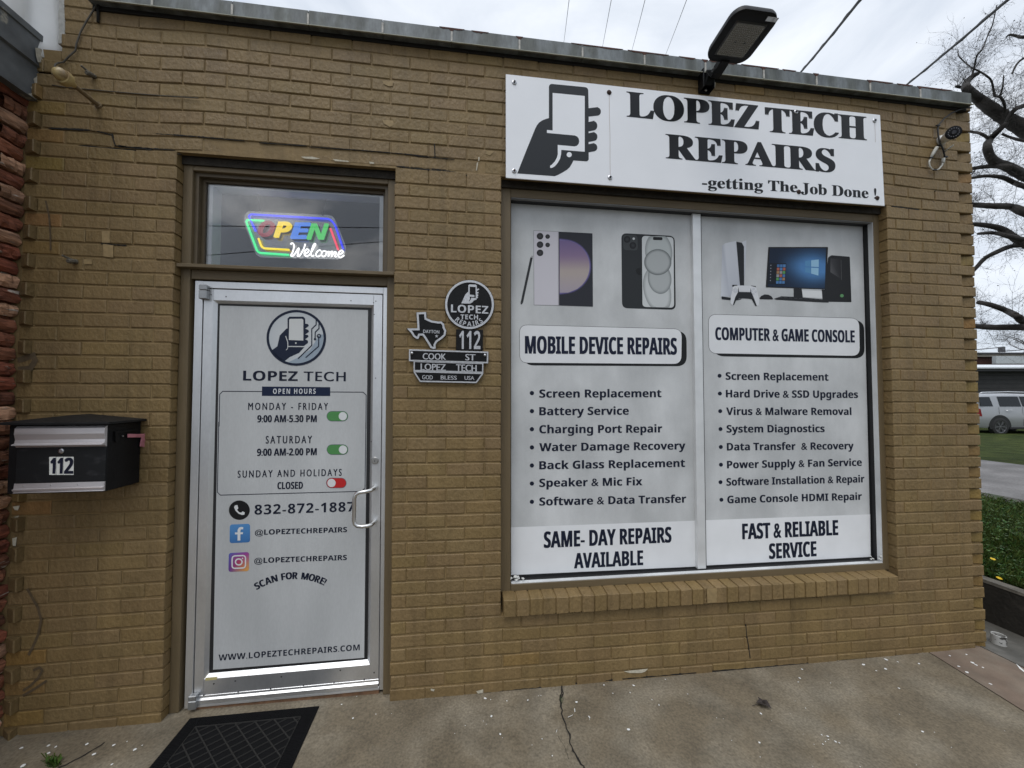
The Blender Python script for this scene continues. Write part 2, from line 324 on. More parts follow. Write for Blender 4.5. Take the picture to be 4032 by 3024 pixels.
# ================================================================== THE SHOP BUILDING
shop = empty('shop_building', (0.6, 0, 0), 'low olive tan painted brick shop with a glass door and a big display window', 'building')
DX0, DX1, WX0, WX1 = -1.369, -0.347, 0.205, 2.604
def zline(n, x):
    if x < -.345: t = (x + 1.95) / 1.605; a, h = 2.630 - .0094 * t, .0660 - .00035 * t
    else: t = (x + .345) / 3.5; a, h = 2.6206 - .003 * t, .06565 + .00155 * t
    z = a - h * n
    if n <= -1: z += .02 * max(0, min(1, (x + 1.55) / .3)) * max(0, min(1, (2.9 - x) / .5))
    return z
def xcor(z): return 3.227 + .0088 * z
def zg(x): return .002 - .0105 * x
def build_wall():
    w = MB()
    def brick(a, b, n, y0, tint, back=.10, dl=0., dr=0.):
        g = .0038; j = lambda s=.0010: random.uniform(-s, s)
        zb0, zb1, zt0, zt1 = zline(n, a) + g + j(), zline(n, b) + g + j(), zline(n - 1, a) - g + j(), zline(n - 1, b) - g + j()
        lo = min(zg(a), zg(b)) - .01
        if zt0 < lo: return
        zb0, zb1 = max(zb0, lo), max(zb1, lo)
        y = y0 + random.uniform(-.0014, .0014); c = .0035; ti = j(.001); tj = j(.0008)
        ring = lambda q, yy: [(a + q, yy - ti + dl, zb0 + q), (b - q, yy + ti + dr, zb1 + q), (b - q, yy + ti + tj + dr, zt1 - q), (a + q, yy - ti + tj + dl, zt0 - q)]
        vs = ring(c, y) + ring(0, y + c * .8) + [(a, back, zb0), (b, back, zb1), (b, back, zt1), (a, back, zt0)]
        fs = [(0, 1, 2, 3)]
        for r in (0, 4):
            fs += [(r + i, r + 4 + i, r + 4 + (i + 1) % 4, r + (i + 1) % 4) for i in range(4)]
        w.add(vs, fs, [tint] * 12)
    def tint():
        v = random.gauss(1, .022); r = random.random()
        t = (v, v * random.uniform(.985, 1.015), v * random.uniform(.93, 1.06))
        if r < .002: t = (v * 1.12, v * 1.06, v * .88)
        return (*t, 1)
    OCH = lambda: (random.uniform(1.04, 1.24), random.uniform(1.0, 1.12), random.uniform(.74, .92), 1)
    for n in range(-16, 42):
        even = n % 2 == 0; ph = .1175 + (.098 if even else 0)
        zc = zline(n, 0) + .033
        xl = -1.875 if zc > 3.13 else -2.0
        xr = xcor(zc)
        if n < -11: xr = -1.70
        js = [ph + .196 * m for m in range(-14, 20)]
        ed = [xl] + [q for q in js if xl + .04 < q < xr - .04] + [xr]
        head = None
        if even and n >= -11:
            head = 3.146; ed = [q for q in ed if q < head - .03] + [head]
            brick(3.149, xr - random.uniform(.0, .003) - (random.uniform(0, .01) if .2 < zc < .5 else 0), n, 0, OCH() if zc < 1.6 or random.random() < .5 else tint(), dl=.026, dr=.004)
        for a, b in zip(ed, ed[1:]):
            ga = .0038 if random.random() < (.62 if n < 33 else .42) else .0006; a += ga; b -= ga if b < xr - .01 else random.uniform(0, .005)
            parts = [(a, b)]
            for o0, o1, n0, n1 in ((DX0, DX1, 0, 45), (WX0, WX1, 0, 34)):
                if n0 <= n <= n1:
                    q = []
                    for s, e in parts:
                        if e <= o0 or s >= o1: q.append((s, e)); continue
                        if s < o0: q.append((s, o0 + random.uniform(-.002, .002)))
                        if e > o1: q.append((o1 + random.uniform(-.002, .002), e))
                    parts = q
            for s, e in parts:
                if e - s < .018: continue
                t = tint(); y0 = 0.
                if s < -1.99 and even and zc < 3.0: t = OCH() if random.random() < .2 else (.8, .8, .8, 1); brick(s, e, n, -.004, t, dr=-.024); continue
                elif s < -1.99 and not even and random.random() < .3 and zc < 3.0: t = OCH()
                if n == -1 and -1.4 < s < 2.5: y0 = .004
                brick(s, e, n, y0, t)
    w.cur = 1                                          # bed of mortar behind the bricks, with the two openings left free
    yb, ye = .0046, .26
    rows = [(0, .386), (.386, 2.70), (2.70, 3.0), (3.0, 3.36)]
    for z0, z1 in rows:
        spans = [(-2.07, DX0 - .006), (DX1 + .006, WX0 - .006), (WX1 + .006, 3.219)] if z1 == 2.70 else [(-2.07, DX0 - .006), (DX1 + .006, 3.219)] if z0 == 0 else [(-2.07 if z1 <= 3 else -1.87, 3.219)]
        for a, b in spans:
            w.box(a, b, yb + (.03 if b > 3.2 else 0), ye, z0 - (.06 if z0 == 0 else 0), z1)
    w.box(WX1 + .006, 3.146, yb, yb + .029, .386, 2.70); w.box(DX1 + .006, 3.146, yb, yb + .029, -.06, .386); w.box(-1.99, 3.146, yb, yb + .029, 2.70, 3.06); w.box(-1.87, 3.146, yb, yb + .029, 3.06, 3.36)
    w.hexa([(3.146, .034, -.06), (3.222, .011, -.06), (3.222, .2, -.06), (3.146, .2, -.06), (3.146, .034, 3.36), (3.252, .011, 3.36), (3.252, .2, 3.36), (3.146, .2, 3.36)])
    w.box(-1.87, -1.70, yb, ye, 3.36, 3.8)
    w.box(-2.0, -1.872, yb, ye, 3.0, 3.14)
    return w.build('wall', [M['paint'], M['mortar']], shop)
build_wall()
def side_and_roof():
    b = MB(); b.box(3.12, 3.215, .262, 9.0, -.3, 3.36); b.build('side_wall', mat('side_brick', (.24, .18, .09), .7, var=.2, vs=8, bump=.004, bs=20), shop)
    b = MB(); b.box(-1.86, 3.2, .1, 9.0, 3.362, 3.40); b.build('roof', mat('roof_felt', (.2, .2, .19), .9, var=.2), shop)
side_and_roof()

def coping():
    root = shop
    c = MB(); prof = [(.02, 3.453), (-.030, 3.451), (-.031, 3.378), (-.028, 3.372), (.02, 3.372)]
    x0, x1 = -1.744, 3.216
    js = [x0, -1.47, -1.12, -.77, -.41, -.06, .30, .65, 1.01, 1.38, 1.75, 2.10, 2.47, 2.83, x1]
    for a, b in zip(js, js[1:]):
        dz = random.uniform(-.0015, .0015)
        c.prism([(a + .0015, y, z + dz) for y, z in prof], (b - a - .003, 0, 0))
    o = c.build('coping', M['zinc'], root)
    d = MB()
    for a, b in zip(js, js[1:]): d.prism([(a, y, z) for y, z in ((-.0285, 3.3795), (-.0475, 3.3655), (-.0465, 3.3625), (-.0285, 3.373))], (b - a - .002, 0, 0))
    d.build('drip_edge', M['zincl'], o)
    s = MB()
    for q in js[1:-1]: s.box(q - .0045, q + .0045, -.0345, -.029, 3.380, 3.432)
    s.build('coping_seam', mat('solder_seam', (.42, .40, .36), .6, var=.3, vs=30), o)
    r = MB()
    for q in js[1:-1]:
        if random.random() < .8: r.prism([(q - .02, -.0316, 3.4525), (q + .02, -.0316, 3.4525), (q + .006, -.0316, 3.437), (q, -.0316, 3.428), (q - .005, -.0316, 3.437)], (0, .002, 0))
    x = x0
    while x < x1 - .12:
        l = random.uniform(.06, .3); x2 = min(x + l, x1); m = 7
        if random.random() < .55 and x > -.9:
            top = [(x + (x2 - x) * i / m, -.0314, 3.4535) for i in range(m + 1)]; bot = [(x + (x2 - x) * i / m, -.0314, 3.4515 - (random.uniform(.002, .009) if 0 < i < m else 0)) for i in range(m, -1, -1)]
            r.prism(top + bot, (0, .002, 0))
        x = x2 + random.uniform(0, .1)
    r.build('rust_patch', M['rust'], o)
    k = MB(); k.box(x0, x1, -.004, .02, 3.352, 3.371); k.build('painted_shadow_strip', M['dark'], o)  # dark strip that paints in the coping's shadow on the wall below
coping()

def lintel_bits():
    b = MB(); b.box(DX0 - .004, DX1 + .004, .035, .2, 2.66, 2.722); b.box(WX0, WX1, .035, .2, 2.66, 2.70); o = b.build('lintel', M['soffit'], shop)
    d = MB()
    def gap(x0, x1, z0, z1, h, y=.0045, m=24, flare=.5):
        a = []; c = []
        for i in range(m + 1):
            t = i / m; x = x0 + (x1 - x0) * t; z = z0 + (z1 - z0) * t; e = h * (random.uniform(1 - flare, 1 + flare) if 0 < i < m else .2)
            a.append((x, y, z + e)); c.append((x, y, z - e * .6))
        d.prism(a + c[::-1], (0, .003, 0))
    gap(DX0, DX1, 2.7005, 2.698, .006, .03); gap(DX0 - .42, DX0 + .02, 2.694, 2.690, .0035)
    for pts in ([(600, 520), (700, 596)], [(612, 527), (775, 538)], [(775, 538), (965, 555)], [(1020, 562), (1210, 575)], [(1215, 578), (1420, 592)], [(1420, 592), (1590, 606)], [(1590, 606), (1700, 620)], [(1640, 615), (1790, 628)]):
        A, B = P(*pts[0]), P(*pts[1]); 
        if pts[0] != (600, 520): gap(A[0], B[0], A[2], B[2], random.uniform(.0018, .0035), -.0008)
    for a, c, h in (((378, 515), (440, 532), .003), ((190, 505), (378, 514), .0045), ((450, 574), (600, 590), .004), ((455, 575), (690, 592), .003), ((1560, 655), (1740, 675), .004), ((1700, 664), (1800, 680), .003), ((1810, 688), (1955, 703), .005),
                    ((3510, 812), (3620, 826), .004), ((3630, 790), (3680, 795), .003), ((3680, 752), (3735, 758), .003), ((3400, 375), (3560, 395), .0014), ((1065, 118), (1200, 133), .0014), ((1580, 170), (1900, 210), .0013), ((395, 960), (500, 967), .003),
                    ((2480, 2476), (2520, 2470), .0), ((430, 2872), (520, 2862), .005), ((2260, 2692), (2520, 2668), .004), ((2520, 2668), (2900, 2636), .0034), ((1545, 2764), (1950, 2726), .0026), ((1950, 2726), (2260, 2695), .0032), ((2900, 2636), (3300, 2602), .0030), ((3300, 2602), (3780, 2560), .0026), ((20, 2914), (430, 2874), .0026)):
        if h: A, B = P(*a), P(*c); gap(A[0], B[0], A[2], B[2], h, -.0008)
    for pts in ([(440, 525), (449, 560), (455, 576)], [(2936, 2450), (2940, 2500), (2948, 2545), (2954, 2592)], [(1710, 560), (1713, 620)], [(388, 5), (388, 88)]):
        for a, c in zip(pts, pts[1:]):
            A, B = P(*a, -.0008), P(*c, -.0008); w = .0025; d.prism([(A[0] - w, A[1], A[2]), (A[0] + w, A[1], A[2]), (B[0] + w, B[1], B[2]), (B[0] - w, B[1], B[2])], (0, .003, 0))
    d.build('crack', M['dark'], shop)
    st = MB()                                          # brown tar and drip stains with a shape of their own
    for pts, wd in (([(180, 790), (193, 850), (198, 920), (199, 985)], 7), ([(107, 2318), (125, 2350), (150, 2395), (162, 2440), (150, 2500), (130, 2545), (112, 2580)], 10), ([(130, 2640), (155, 2628), (166, 2640), (150, 2670), (120, 2700), (90, 2720)], 9), ([(90, 2740), (140, 2710), (185, 2680)], 9), ([(70, 1420), (130, 1400), (138, 1420), (120, 1450), (70, 1455)], 22)):
        pline(st, None, pts, wd, -.0022)
    st.build('stain', mat('tar_stain', (.098, .068, .036), .8, var=.3, vs=30), shop)
    for nm, mm, ps in (('bare_patch', mat('bare_pale_mortar', (.50, .46, .36), .9, var=.25, vs=40), [(((2455, 2643), (2552, 2633), (2540, 2645), (2525, 2650), (2478, 2650))), ((1875, 2722), (1902, 2714), (1903, 2728), (1882, 2731)), ((1185, 617), (1230, 617), (1260, 624), (1240, 627), (1200, 624)), ((1310, 626), (1370, 633), (1375, 638), (1320, 634)), ((1454, 636), (1474, 640), (1473, 645), (1456, 644)), ((1696, 2712), (1712, 2714), (1708, 2722), (1696, 2719)), ((1884, 618), (1888, 618), (1887, 634), (1883, 634)), ((1878, 640), (1883, 638), (1878, 670), (1874, 672)), ((2818, 315), (2822, 305), (2815, 345), (2800, 350), (2797, 335)), ((3195, 2619), (3225, 2615), (3222, 2621), (3197, 2624)), ((3228, 2613), (3278, 2610), (3262, 2615), (3232, 2617)), ((50, 1995), (78, 1990), (70, 2010), (58, 2008)), ((45, 2040), (75, 2030), (60, 2055), (45, 2050)), ((48, 2120), (66, 2115), (62, 2150), (50, 2150))]),
                       ('ochre_patch', mat('ochre_old_paint', (.285, .200, .092), .7, var=.25, vs=30), [((1506, 318), (1549, 320), (1546, 338), (1530, 340), (1510, 330)), ((1505, 470), (1548, 475), (1550, 492), (1535, 500), (1512, 487)), ((400, 910), (432, 912), (432, 956), (402, 955)), ((405, 960), (446, 966), (446, 1014), (408, 1010)), ((330, 1022), (360, 1020), (362, 1040), (330, 1040)), ((1915, 594), (1945, 596), (1930, 612), (1912, 606)), ((2784, 2318), (2823, 2315), (2822, 2372), (2785, 2375))])):
        q = MB()
        for p in ps: q.face([P(*t, -.0345 if p[0] == (2784, 2318) else -.0024) for t in p][::-1])
        q.build(nm, mm, shop)
    w = MB()                                           # raw plaster edge of the upper wall
    pts = [(235, -60), (255, -60), (252, 20), (254, 60), (255, 120), (252, 168), (228, 172), (232, 120), (228, 60), (234, 20)]
    w.prism([P(*q, .0) for q in pts], (0, .2, 0)); w.build('plaster_edge', mat('raw_plaster', (.42, .41, .38), .9, var=.25, vs=25, bump=.004, bs=60), shop)
lintel_bits()

def sill():
    b = MB(); n = 34; x0, x1 = .214, 2.572; col = []
    for i in range(n):
        a, c = x0 + (x1 - x0) * i / n + .003, x0 + (x1 - x0) * (i + 1) / n - .003
        f = lambda x: (x - x0) / (x1 - x0); zt = lambda x: .472 - .023 * f(x) + random.uniform(-.0015, .0015); zb = lambda x: .387 - .023 * f(x) + random.uniform(-.001, .001)
        v = random.gauss(1, .05); b.col = (v, v, v * random.uniform(.93, 1.04), 1); j = random.uniform(-.002, .002)
        b.hexa([(a, -.03 + j, zb(a)), (c, -.03 + j, zb(c)), (c, .07, zb(c)), (a, .07, zb(a)), (a, -.03 + j, zt(a)), (c, -.03 + j, zt(c)), (c, .07, zt(c) + .010), (a, .07, zt(a) + .010)])
    o = b.build('window_sill', M['paint'], shop, bevel=.0025)
    m = MB(); m.hexa([(x0 + .004, -.0235, .391), (x1 - .004, -.0235, .368), (x1, .069, .368), (x0, .069, .391), (x0 + .004, -.0235, .467), (x1 - .004, -.0235, .444), (x1, .069, .452), (x0, .069, .475)]); m.build('sill_mortar', M['mortar'], o)
sill()

# ------------------------------------------------------------------ entrance: timber surround, transom light, aluminium door
def entrance():
    f = MB(); f.box(DX0 + .001, -1.326, .045, .16, .016, 2.665); tr = f.build('door_surround', M['wood'], shop, bevel=.002)
    f = MB(); f.box(-.390, DX1 - .001, .045, .16, .006, 2.665); f.build('jamb', M['wood'], tr, bevel=.002)
    for bx_ in ((-1.3255, -.3905, .0455, .16, 2.637, 2.684), (-1.3255, -.3905, .052, .16, 2.096, 2.142), (DX0 + .002, DX1 - .002, .012, .16, 2.1425, 2.160)):
        h = MB(); h.box(*bx_); h.build('rail', M['woodh'], tr, bevel=.002)
    st = MB()
    for q, y, wq in ((0, .064, .017), (.0175, .090, .014)):
        i, o = q + wq, q
        st.box(-1.3255 + o, -1.3255 + i, y, .16, 2.161, 2.6365 - o); st.box(-.3905 - i, -.3905 - o, y, .16, 2.161, 2.6365 - o); st.box(-1.3255 + i, -.3905 - i, y, .16, 2.6365 - i, 2.6365 - o)
    st.build('moulding', mat('moulding_paint', (.088, .064, .034), .5, var=.15, vs=10), tr)
    t = empty('transom_window', (-.86, .1, 2.16), '', ''); del t['label'], t['category']; t.parent = shop; t.location = Vector((-.86, .1, 2.16)) - shop.location
    g = MB(); g.box(-1.30, -.415, .100, .1045, 2.158, 2.618); g.build('pane', glass_mat('window_glass', .085), t)
    r = MB()                                           # the lit-from-outside reveal and room behind the glass
    r.box(-1.30, -1.27, .108, .18, 2.16, 2.63); r.box(-.445, -.415, .108, .18, 2.16, 2.63); r.box(-1.27, -.445, .108, .18, 2.595, 2.63); r.box(-1.27, -.445, .108, .18, 2.13, 2.165)
    r.build('inner_frame', mat('pale_inner_frame', (.62, .64, .64), .5), t)
    rm = MB(); 
    rm.face([(-2.4, .19, 2.75), (.15, .19, 2.75), (.15, 3.2, 2.75), (-2.4, 3.2, 2.75)]); rm.face([(-2.4, 3.2, 0), (.15, 3.2, 0), (.15, 3.2, 2.75), (-2.4, 3.2, 2.75)]); rm.face([(-2.4, .19, 0), (-2.4, 3.2, 0), (-2.4, 3.2, 2.75), (-2.4, .19, 2.75)]); rm.face([(.15, .19, 0), (.15, 3.2, 0), (.15, 3.2, 2.75), (.15, .19, 2.75)]); rm.face([(-2.4, .19, 0), (.15, .19, 0), (.15, 3.2, 0), (-2.4, 3.2, 0)])
    rm.build('interior', mat('interior_wall', (.20, .20, .20), .9), shop)

    d = empty('door', (-.85, .06, 0), '', ''); del d['label'], d['category']; d.parent = shop; d.location = Vector((-.85, .06, 0)) - shop.location
    a = MB(); a.box(-1.312, -1.2765, .060, .15, .02, 2.090); a.box(-.4115, -.391, .060, .15, .02, 2.090); a.box(-1.2765, -.4115, .0603, .15, 2.0555, 2.0897)
    a.build('door_frame', M['alu'], d, bevel=.0015)
    k = MB(); k.box(-1.277, -.411, .096, .15, .02, 2.056); k.box(-1.326, -.389, .085, .16, .0, 2.096); k.build('gap_seal', M['black'], d)
    l = MB(); yf, yi = .0625, .0785
    x0, x1, z0, z1 = -1.2725, -.4155, .064, 2.0515
    gx0, gx1, gz0, gz1 = -1.230, -.460, .150, 1.995   # inner edge of the rails
    px0, px1, pz0, pz1 = -1.217, -.474, .1665, 1.983    # inner edge of the sloping glass stops
    l.box(x0, gx0, yf, .11, z0, z1); l.box(gx1, x1, yf, .11, z0, z1); l.box(gx0 + .0004, gx1 - .0004, yf + .0004, .11, gz1, z1); l.box(gx0 + .0004, gx1 - .0004, yf + .0004, .11, z0, gz0)
    lf = l.build('door_leaf', M['alu'], d, bevel=.0012)
    s = MB()
    for A, B in (((gx0, gz0), (gx1, gz0)), ((gx1, gz0), (gx1, gz1)), ((gx1, gz1), (gx0, gz1)), ((gx0, gz1), (gx0, gz0))):
        I = lambda q: (px0 if q[0] == gx0 else px1, pz0 if q[1] == gz0 else pz1)
        s.face([(A[0], yf + .001, A[1]), (B[0], yf + .001, B[1]), (I(B)[0], yi, I(B)[1]), (I(A)[0], yi, I(A)[1])])
    s.build('glass_stop', M['alu'], lf)
    s = MB(); s.box(px0 - .001, px1 + .001, yi + .0005, .09, pz0 - .001, pz1 + .001); s.build('gasket', M['black'], lf)
    w = MB(); w.prism([(x0, .062, .0655), (x0, .053, .0575), (x0, .053, .0400), (x0, .07, .0400)], (x1 - x0, 0, 0)); w.prism([(x0, .0615, .076), (x0, .0600, .0745), (x0, .0595, .0655), (x0, .063, .0655)], (x1 - x0, 0, 0)); w.build('door_sweep', M['alu'], lf)
    w = MB(); w.prism([(-1.262, .10, .0385), (-1.262, .062, .0380), (-1.262, .055, .0345), (-1.262, .054, .0265), (-1.262, .10, .0265)], (.850, 0, 0)); w.build('threshold', M['alu'], d)
    w = MB(); w.prism([(-1.26, .058, .002), (-1.26, .058, .0262), (-1.26, .10, .0262), (-1.26, .10, .0)], (.848, 0, 0)); w.build('rusty_packing', mat('rusty_packing', (.16, .085, .045), .8, var=.4, vs=18), d)
    hd = MB(); r = .0098
    pts = [(-.442, .062, 1.048), (-.442, .03, 1.047), (-.452, .008, 1.044), (-.478, .0, 1.040), (-.505, .0, 1.037), (-.522, .0, 1.027), (-.5285, .0, 1.008), (-.529, .0, .90), (-.525, .0, .882), (-.512, .0, .871), (-.49, .0, .868), (-.465, .003, .869), (-.449, .012, .871), (-.442, .032, .874), (-.441, .062, .875)]
    hd.tube(pts, r, 14); hd.build('handle', mat('satin_handle', (.72, .71, .69), .28, 1.), d, smooth=60)
    lk = MB(); lk.lathe([(.0185, 0), (.0185, .005), (.0165, .0075), (.0125, .0078), (.0125, .0065), (.0, .0065)], (-.4445, .0625, 1.184), (0, -1, 0)); lo = lk.build('lock_cylinder', mat('worn_lock', (.52, .51, .49), .35, 1.), d, smooth=40)
    lk = MB(); lk.box(-.4458, -.4432, .0555, .0565, 1.1765, 1.187); lk.build('keyhole', M['black'], lo)
    for z0_, z1_, nm in ((1.996, 2.066, 0), (.028, .092, 1)):
        hg = MB(); xa = -1.281 if nm == 0 else -1.283
        hg.box(xa, xa + .036, .036, .0622, z0_, (z0_ + z1_) / 2 + .008); hg.box(xa, xa + .036, .0365, .0622, (z0_ + z1_) / 2 + .0095, z1_); hg.build('hinge', mat('hinge_metal', (.36, .37, .375), .45, .8, var=.15, vs=20), d, bevel=.003)
    ds = mat('dull_screw', (.13, .13, .13), .5, .8)
    for q in ((832, 1160), (890, 1168), (1382, 1184), (1480, 1186), (1471, 1192), (1473, 1238), (1479, 1489), (1462, 1739)): sc = MB(); sc.lathe([(.0028, 0), (.0028, .0015), (0, .0018)], P(*q, yf), (0, -1, 0), 10); sc.build('screw', ds, lf)
    for q in ((842, 2692), (927, 2681), (1108, 2664), (1340, 2639), (1473, 2648), (803, 2737), (938, 2724), (1066, 2711), (1195, 2698), (1315, 2687), (1434, 2675)): sc = MB(); sc.lathe([(.0035, 0), (.0035, .0015), (0, .002)], P(*q, yf - .001), (0, -1, 0), 10); sc.build('screw', ds, lf)
    tg = MB(); tg.box(-1.2235, -1.172, .0617, .0625, .1435, .1565); tg.build('yellow_tag', mat('yellow_tag', (.55, .47, .2), .6), lf)
    # ---------------- the film behind the door glass
    Y = .0780
    ps = MB(); ps.face([P(866, 1203, Y), P(1449, 1221, Y), P(1434, 2590, Y), P(839, 2637, Y)][::-1]); po = ps.build('poster', M['posterd'], d)
    q = MB(); q.col = NAVY; L = 1
    text(q, 'LOPEZ', ZA(587, 1128), ZA(1165, 1133), ZA(0, 1024)[1], Y, 'b', strike=.02, lay=L)
    text(q, 'TECH', ZA(1234, 1133), ZA(1673, 1137), ZA(0, 1033)[1], Y, '', track=1.15, strike=.07, lay=L)
    text(q, 'MONDAY - FRIDAY', ZA(642, 1440), ZA(1487, 1440), ZA(0, 1365)[1], Y, '', track=1.45, strike=.05, lay=L)
    text(q, '9:00 AM-5.30 PM', ZA(738, 1572), ZA(1367, 1570), ZA(0, 1497)[1], Y, 'b', strike=.05, lay=L)
    text(q, 'SATURDAY', ZB(828, 287), ZB(1317, 283), ZB(0, 207)[1], Y, '', track=1.45, strike=.05, lay=L)
    text(q, '9:00 AM-2.00 PM', ZB(735, 418), ZB(1367, 410), ZB(0, 342)[1], Y, 'b', strike=.05, lay=L)
    text(q, 'SUNDAY AND HOLIDAYS', ZB(530, 650), ZB(1632, 629), ZB(0, 575)[1], Y, '', track=1.45, strike=.05, lay=L)
    text(q, 'CLOSED', ZB(952, 772), ZB(1220, 767), ZB(0, 697)[1], Y, 'b', strike=.05, lay=L)
    text(q, '832-872-1887', ZB(707, 1042), ZB(1768, 1006), ZB(0, 938)[1], Y, 'b', track=1.1, strike=.01, lay=L)
    text(q, '@LOPEZTECHREPAIRS', ZB(712, 1258), ZB(1690, 1227), ZB(0, 1203)[1], Y, 'b', lay=L, strike=.03)
    text(q, '@LOPEZTECHREPAIRS', ZB(705, 1558), ZB(1688, 1523), ZB(0, 1503)[1], Y, 'b', lay=L, strike=.03)
    text(q, 'WWW.LOPEZTECHREPAIRS.COM', ZC(325, 1082), ZC(1825, 970), ZC(0, 1018)[1], Y, 'b', track=1.05, lay=L)
    c0, c1, cm = P(*ZC(745, 318), Y), P(*ZC(1440, 288), Y), P(*ZC(1078, 217), Y)
    hw = (c1[0] - c0[0]) / 2; sag = cm[2] - (c0[2] + c1[2]) / 2; R = (hw * hw + sag * sag) / (2 * sag); cx = (c0[0] + c1[0]) / 2; cz = cm[2] - R; A0 = math.atan2(c0[2] - cz, c0[0] - cx); A1 = math.atan2(c1[2] - cz, c1[0] - cx)
    text_arc(q, 'SCAN FOR MORE!', (cx, 0, cz), R, A0 + .02, A1, .034, Y, 'b', lay=L, strike=.08)
    pline(q, ZA, [(787, 1245), (370, 1243), (337, 1276), (331, 1618)], 8, Y, L); pline(q, ZB, [(327, 56), (313, 805), (345, 835), (1845, 795), (1881, 760), (1890, 60)], 8, Y, L); pline(q, ZA, [(1512, 1250), (1860, 1252), (1893, 1283), (1890, 1640)], 8, Y, L)
    q.col = (.012, .02, .05, 1); ppoly(q, ZA, [(787, 1192), (1512, 1199), (1511, 1293), (785, 1292)], Y, L)
    q.col = (.62, .64, .66, 1); text(q, 'OPEN HOURS', ZA(905, 1270), ZA(1358, 1269), ZA(0, 1215)[1], Y, 'b', track=1.3, lay=L + 1)
    q.build('lettering', M['print'], po)
    for i, (zz, x0, x1, ya, yb, kx, kc) in enumerate(((ZA, 1477, 1697, 1457, 1558, 1645, (.085, .26, .085, 1)), (ZB, 1478, 1699, 300, 403, 1647, (.085, .26, .085, 1)), (ZB, 1472, 1680, 655, 757, 1525, (.5, .025, .025, 1)))):
        q = MB(); r = (yb - ya) / 2; cy = (ya + yb) / 2
        def caps(g, x0=x0, x1=x1, r=r, cy=cy): return [(x0 + r + (r + g) * math.cos(rad(a)), cy + (r + g) * math.sin(rad(a))) for a in range(90, 271, 15)] + [(x1 - r + (r + g) * math.cos(rad(a)), cy + (r + g) * math.sin(rad(a))) for a in range(-90, 91, 15)]
        q.col = (.12, .14, .16, 1); ppoly(q, zz, caps(4), Y, 1); q.col = kc; ppoly(q, zz, caps(-1), Y, 2); q.col = (.68, .69, .69, 1); pcirc(q, zz, kx, cy, 44, 44, Y, 3)
        q.build('toggle_symbol', M['print'], po)
    # round emblem: a hand holding a phone and circuit tracks
    q = MB(); q.col = (.014, .02, .04, 1)
    pring(q, ZA, 1151, 675, 317, 297, 27, 26, Y, 2)
    n = 40; pcirc(q, ZA, 1151, 675, 291, 272, Y, 1, 48, (.62, .63, .62, 1), (.50, .53, .55, 1))
    q.col = (.30, .36, .42, 1); ppoly(q, ZA, [(1060, 937), (1180, 880), (1300, 800), (1400, 640), (1438, 640), (1436, 740), (1395, 840), (1310, 910), (1220, 940), (1140, 948)], Y, 1.5)
    q.col = (.014, .02, .04, 1)
    ppoly(q, ZA, [(893, 805), (950, 765), (975, 650), (1045, 578), (1058, 575), (1058, 470), (1078, 450), (1225, 450), (1245, 470), (1247, 525), (1275, 528), (1285, 548), (1245, 578), (1280, 590), (1285, 612), (1245, 640), (1275, 645), (1280, 665), (1245, 690), (1275, 705), (1275, 730), (1230, 762), (1062, 762), (1058, 772), (1235, 775), (1180, 835), (1080, 880), (1030, 920), (985, 905), (930, 860)], Y, 2)
    q.col = (.60, .61, .60, 1); ppoly(q, ZA, [(1076, 482), (1088, 473), (1212, 473), (1226, 484), (1226, 704), (1072, 698)], Y, 3); pcirc(q, ZA, 1146, 731, 9, 9, Y, 3, 14)
    pline(q, ZA, [(1038, 655), (1060, 720), (1062, 766), (1240, 768)], 9, Y, 3); pline(q, ZA, [(1062, 766), (1058, 790), (1042, 805)], 6, Y, 3.2)
    q.col = (.014, .02, .04, 1)
    for pts in ([(1362, 480), (1362, 535), (1315, 580), (1315, 755), (1170, 895)], [(1392, 520), (1392, 575), (1352, 615), (1350, 690)], [(1390, 655), (1388, 765), (1250, 885)]): pline(q, ZA, pts, 11, Y, 3)
    pcirc(q, ZA, 1350, 688, 13, 13, Y, 3.5, 16); pring(q, ZA, 1392, 655, 23, 23, 10, 10, Y, 3.5, 20)
    q.build('emblem', M['print'], po)
    q = MB(); q.col = (.012, .012, .013, 1); pcirc(q, ZB, 546, 995, 111, 103, Y, 1, 40); q.col = (.66, .67, .67, 1)
    ppoly(q, ZB, [(500, 945), (525, 940), (535, 975), (522, 990), (540, 1015), (565, 1022), (580, 1008), (604, 1018), (600, 1042), (575, 1047), (535, 1030), (505, 1000), (490, 965)], Y, 2); q.build('phone_symbol', M['print'], po)
    q = MB(); B0, B1 = (.085, .25, .52, 1), (.05, .16, .38, 1); pts = rrect([(445, 1148), (660, 1139), (660, 1336), (442, 1346)], 30); ppoly(q, ZB, pts, Y, 1, [B0 if p[1] < 1240 else B1 for p in pts])
    q.col = (.68, .69, .69, 1); ppoly(q, ZB, [(527, 1318), (527, 1252), (500, 1253), (500, 1232), (527, 1231), (528, 1205), (540, 1182), (562, 1173), (588, 1175), (587, 1198), (568, 1198), (558, 1207), (557, 1230), (586, 1229), (583, 1250), (557, 1251), (557, 1317)], Y, 2); q.build('social_symbol', M['print'], po)
    q = MB(); pts = rrect([(434, 1450), (650, 1439), (648, 1642), (430, 1652)], 30)
    def gc(p):
        u, v = (p[0] - 432) / 218, (p[1] - 1440) / 212
        a = np.array([.07, .12, .42]) * (1 - u) * (1 - v) + np.array([.30, .06, .30]) * u * (1 - v) + np.array([.12, .05, .25]) * (1 - u) * v + np.array([.75, .40, .06]) * u * v
        return (*a, 1)
    vs = [P(*ZB(*p), Y - .0006) for p in pts]; cc = P(*ZB(540, 1545), Y - .0006); k = len(pts); q.add([cc] + vs, [(0, 1 + (i + 1) % k, 1 + i) for i in range(k)], [(.42, .05, .12, 1)] + [gc(p) for p in pts])
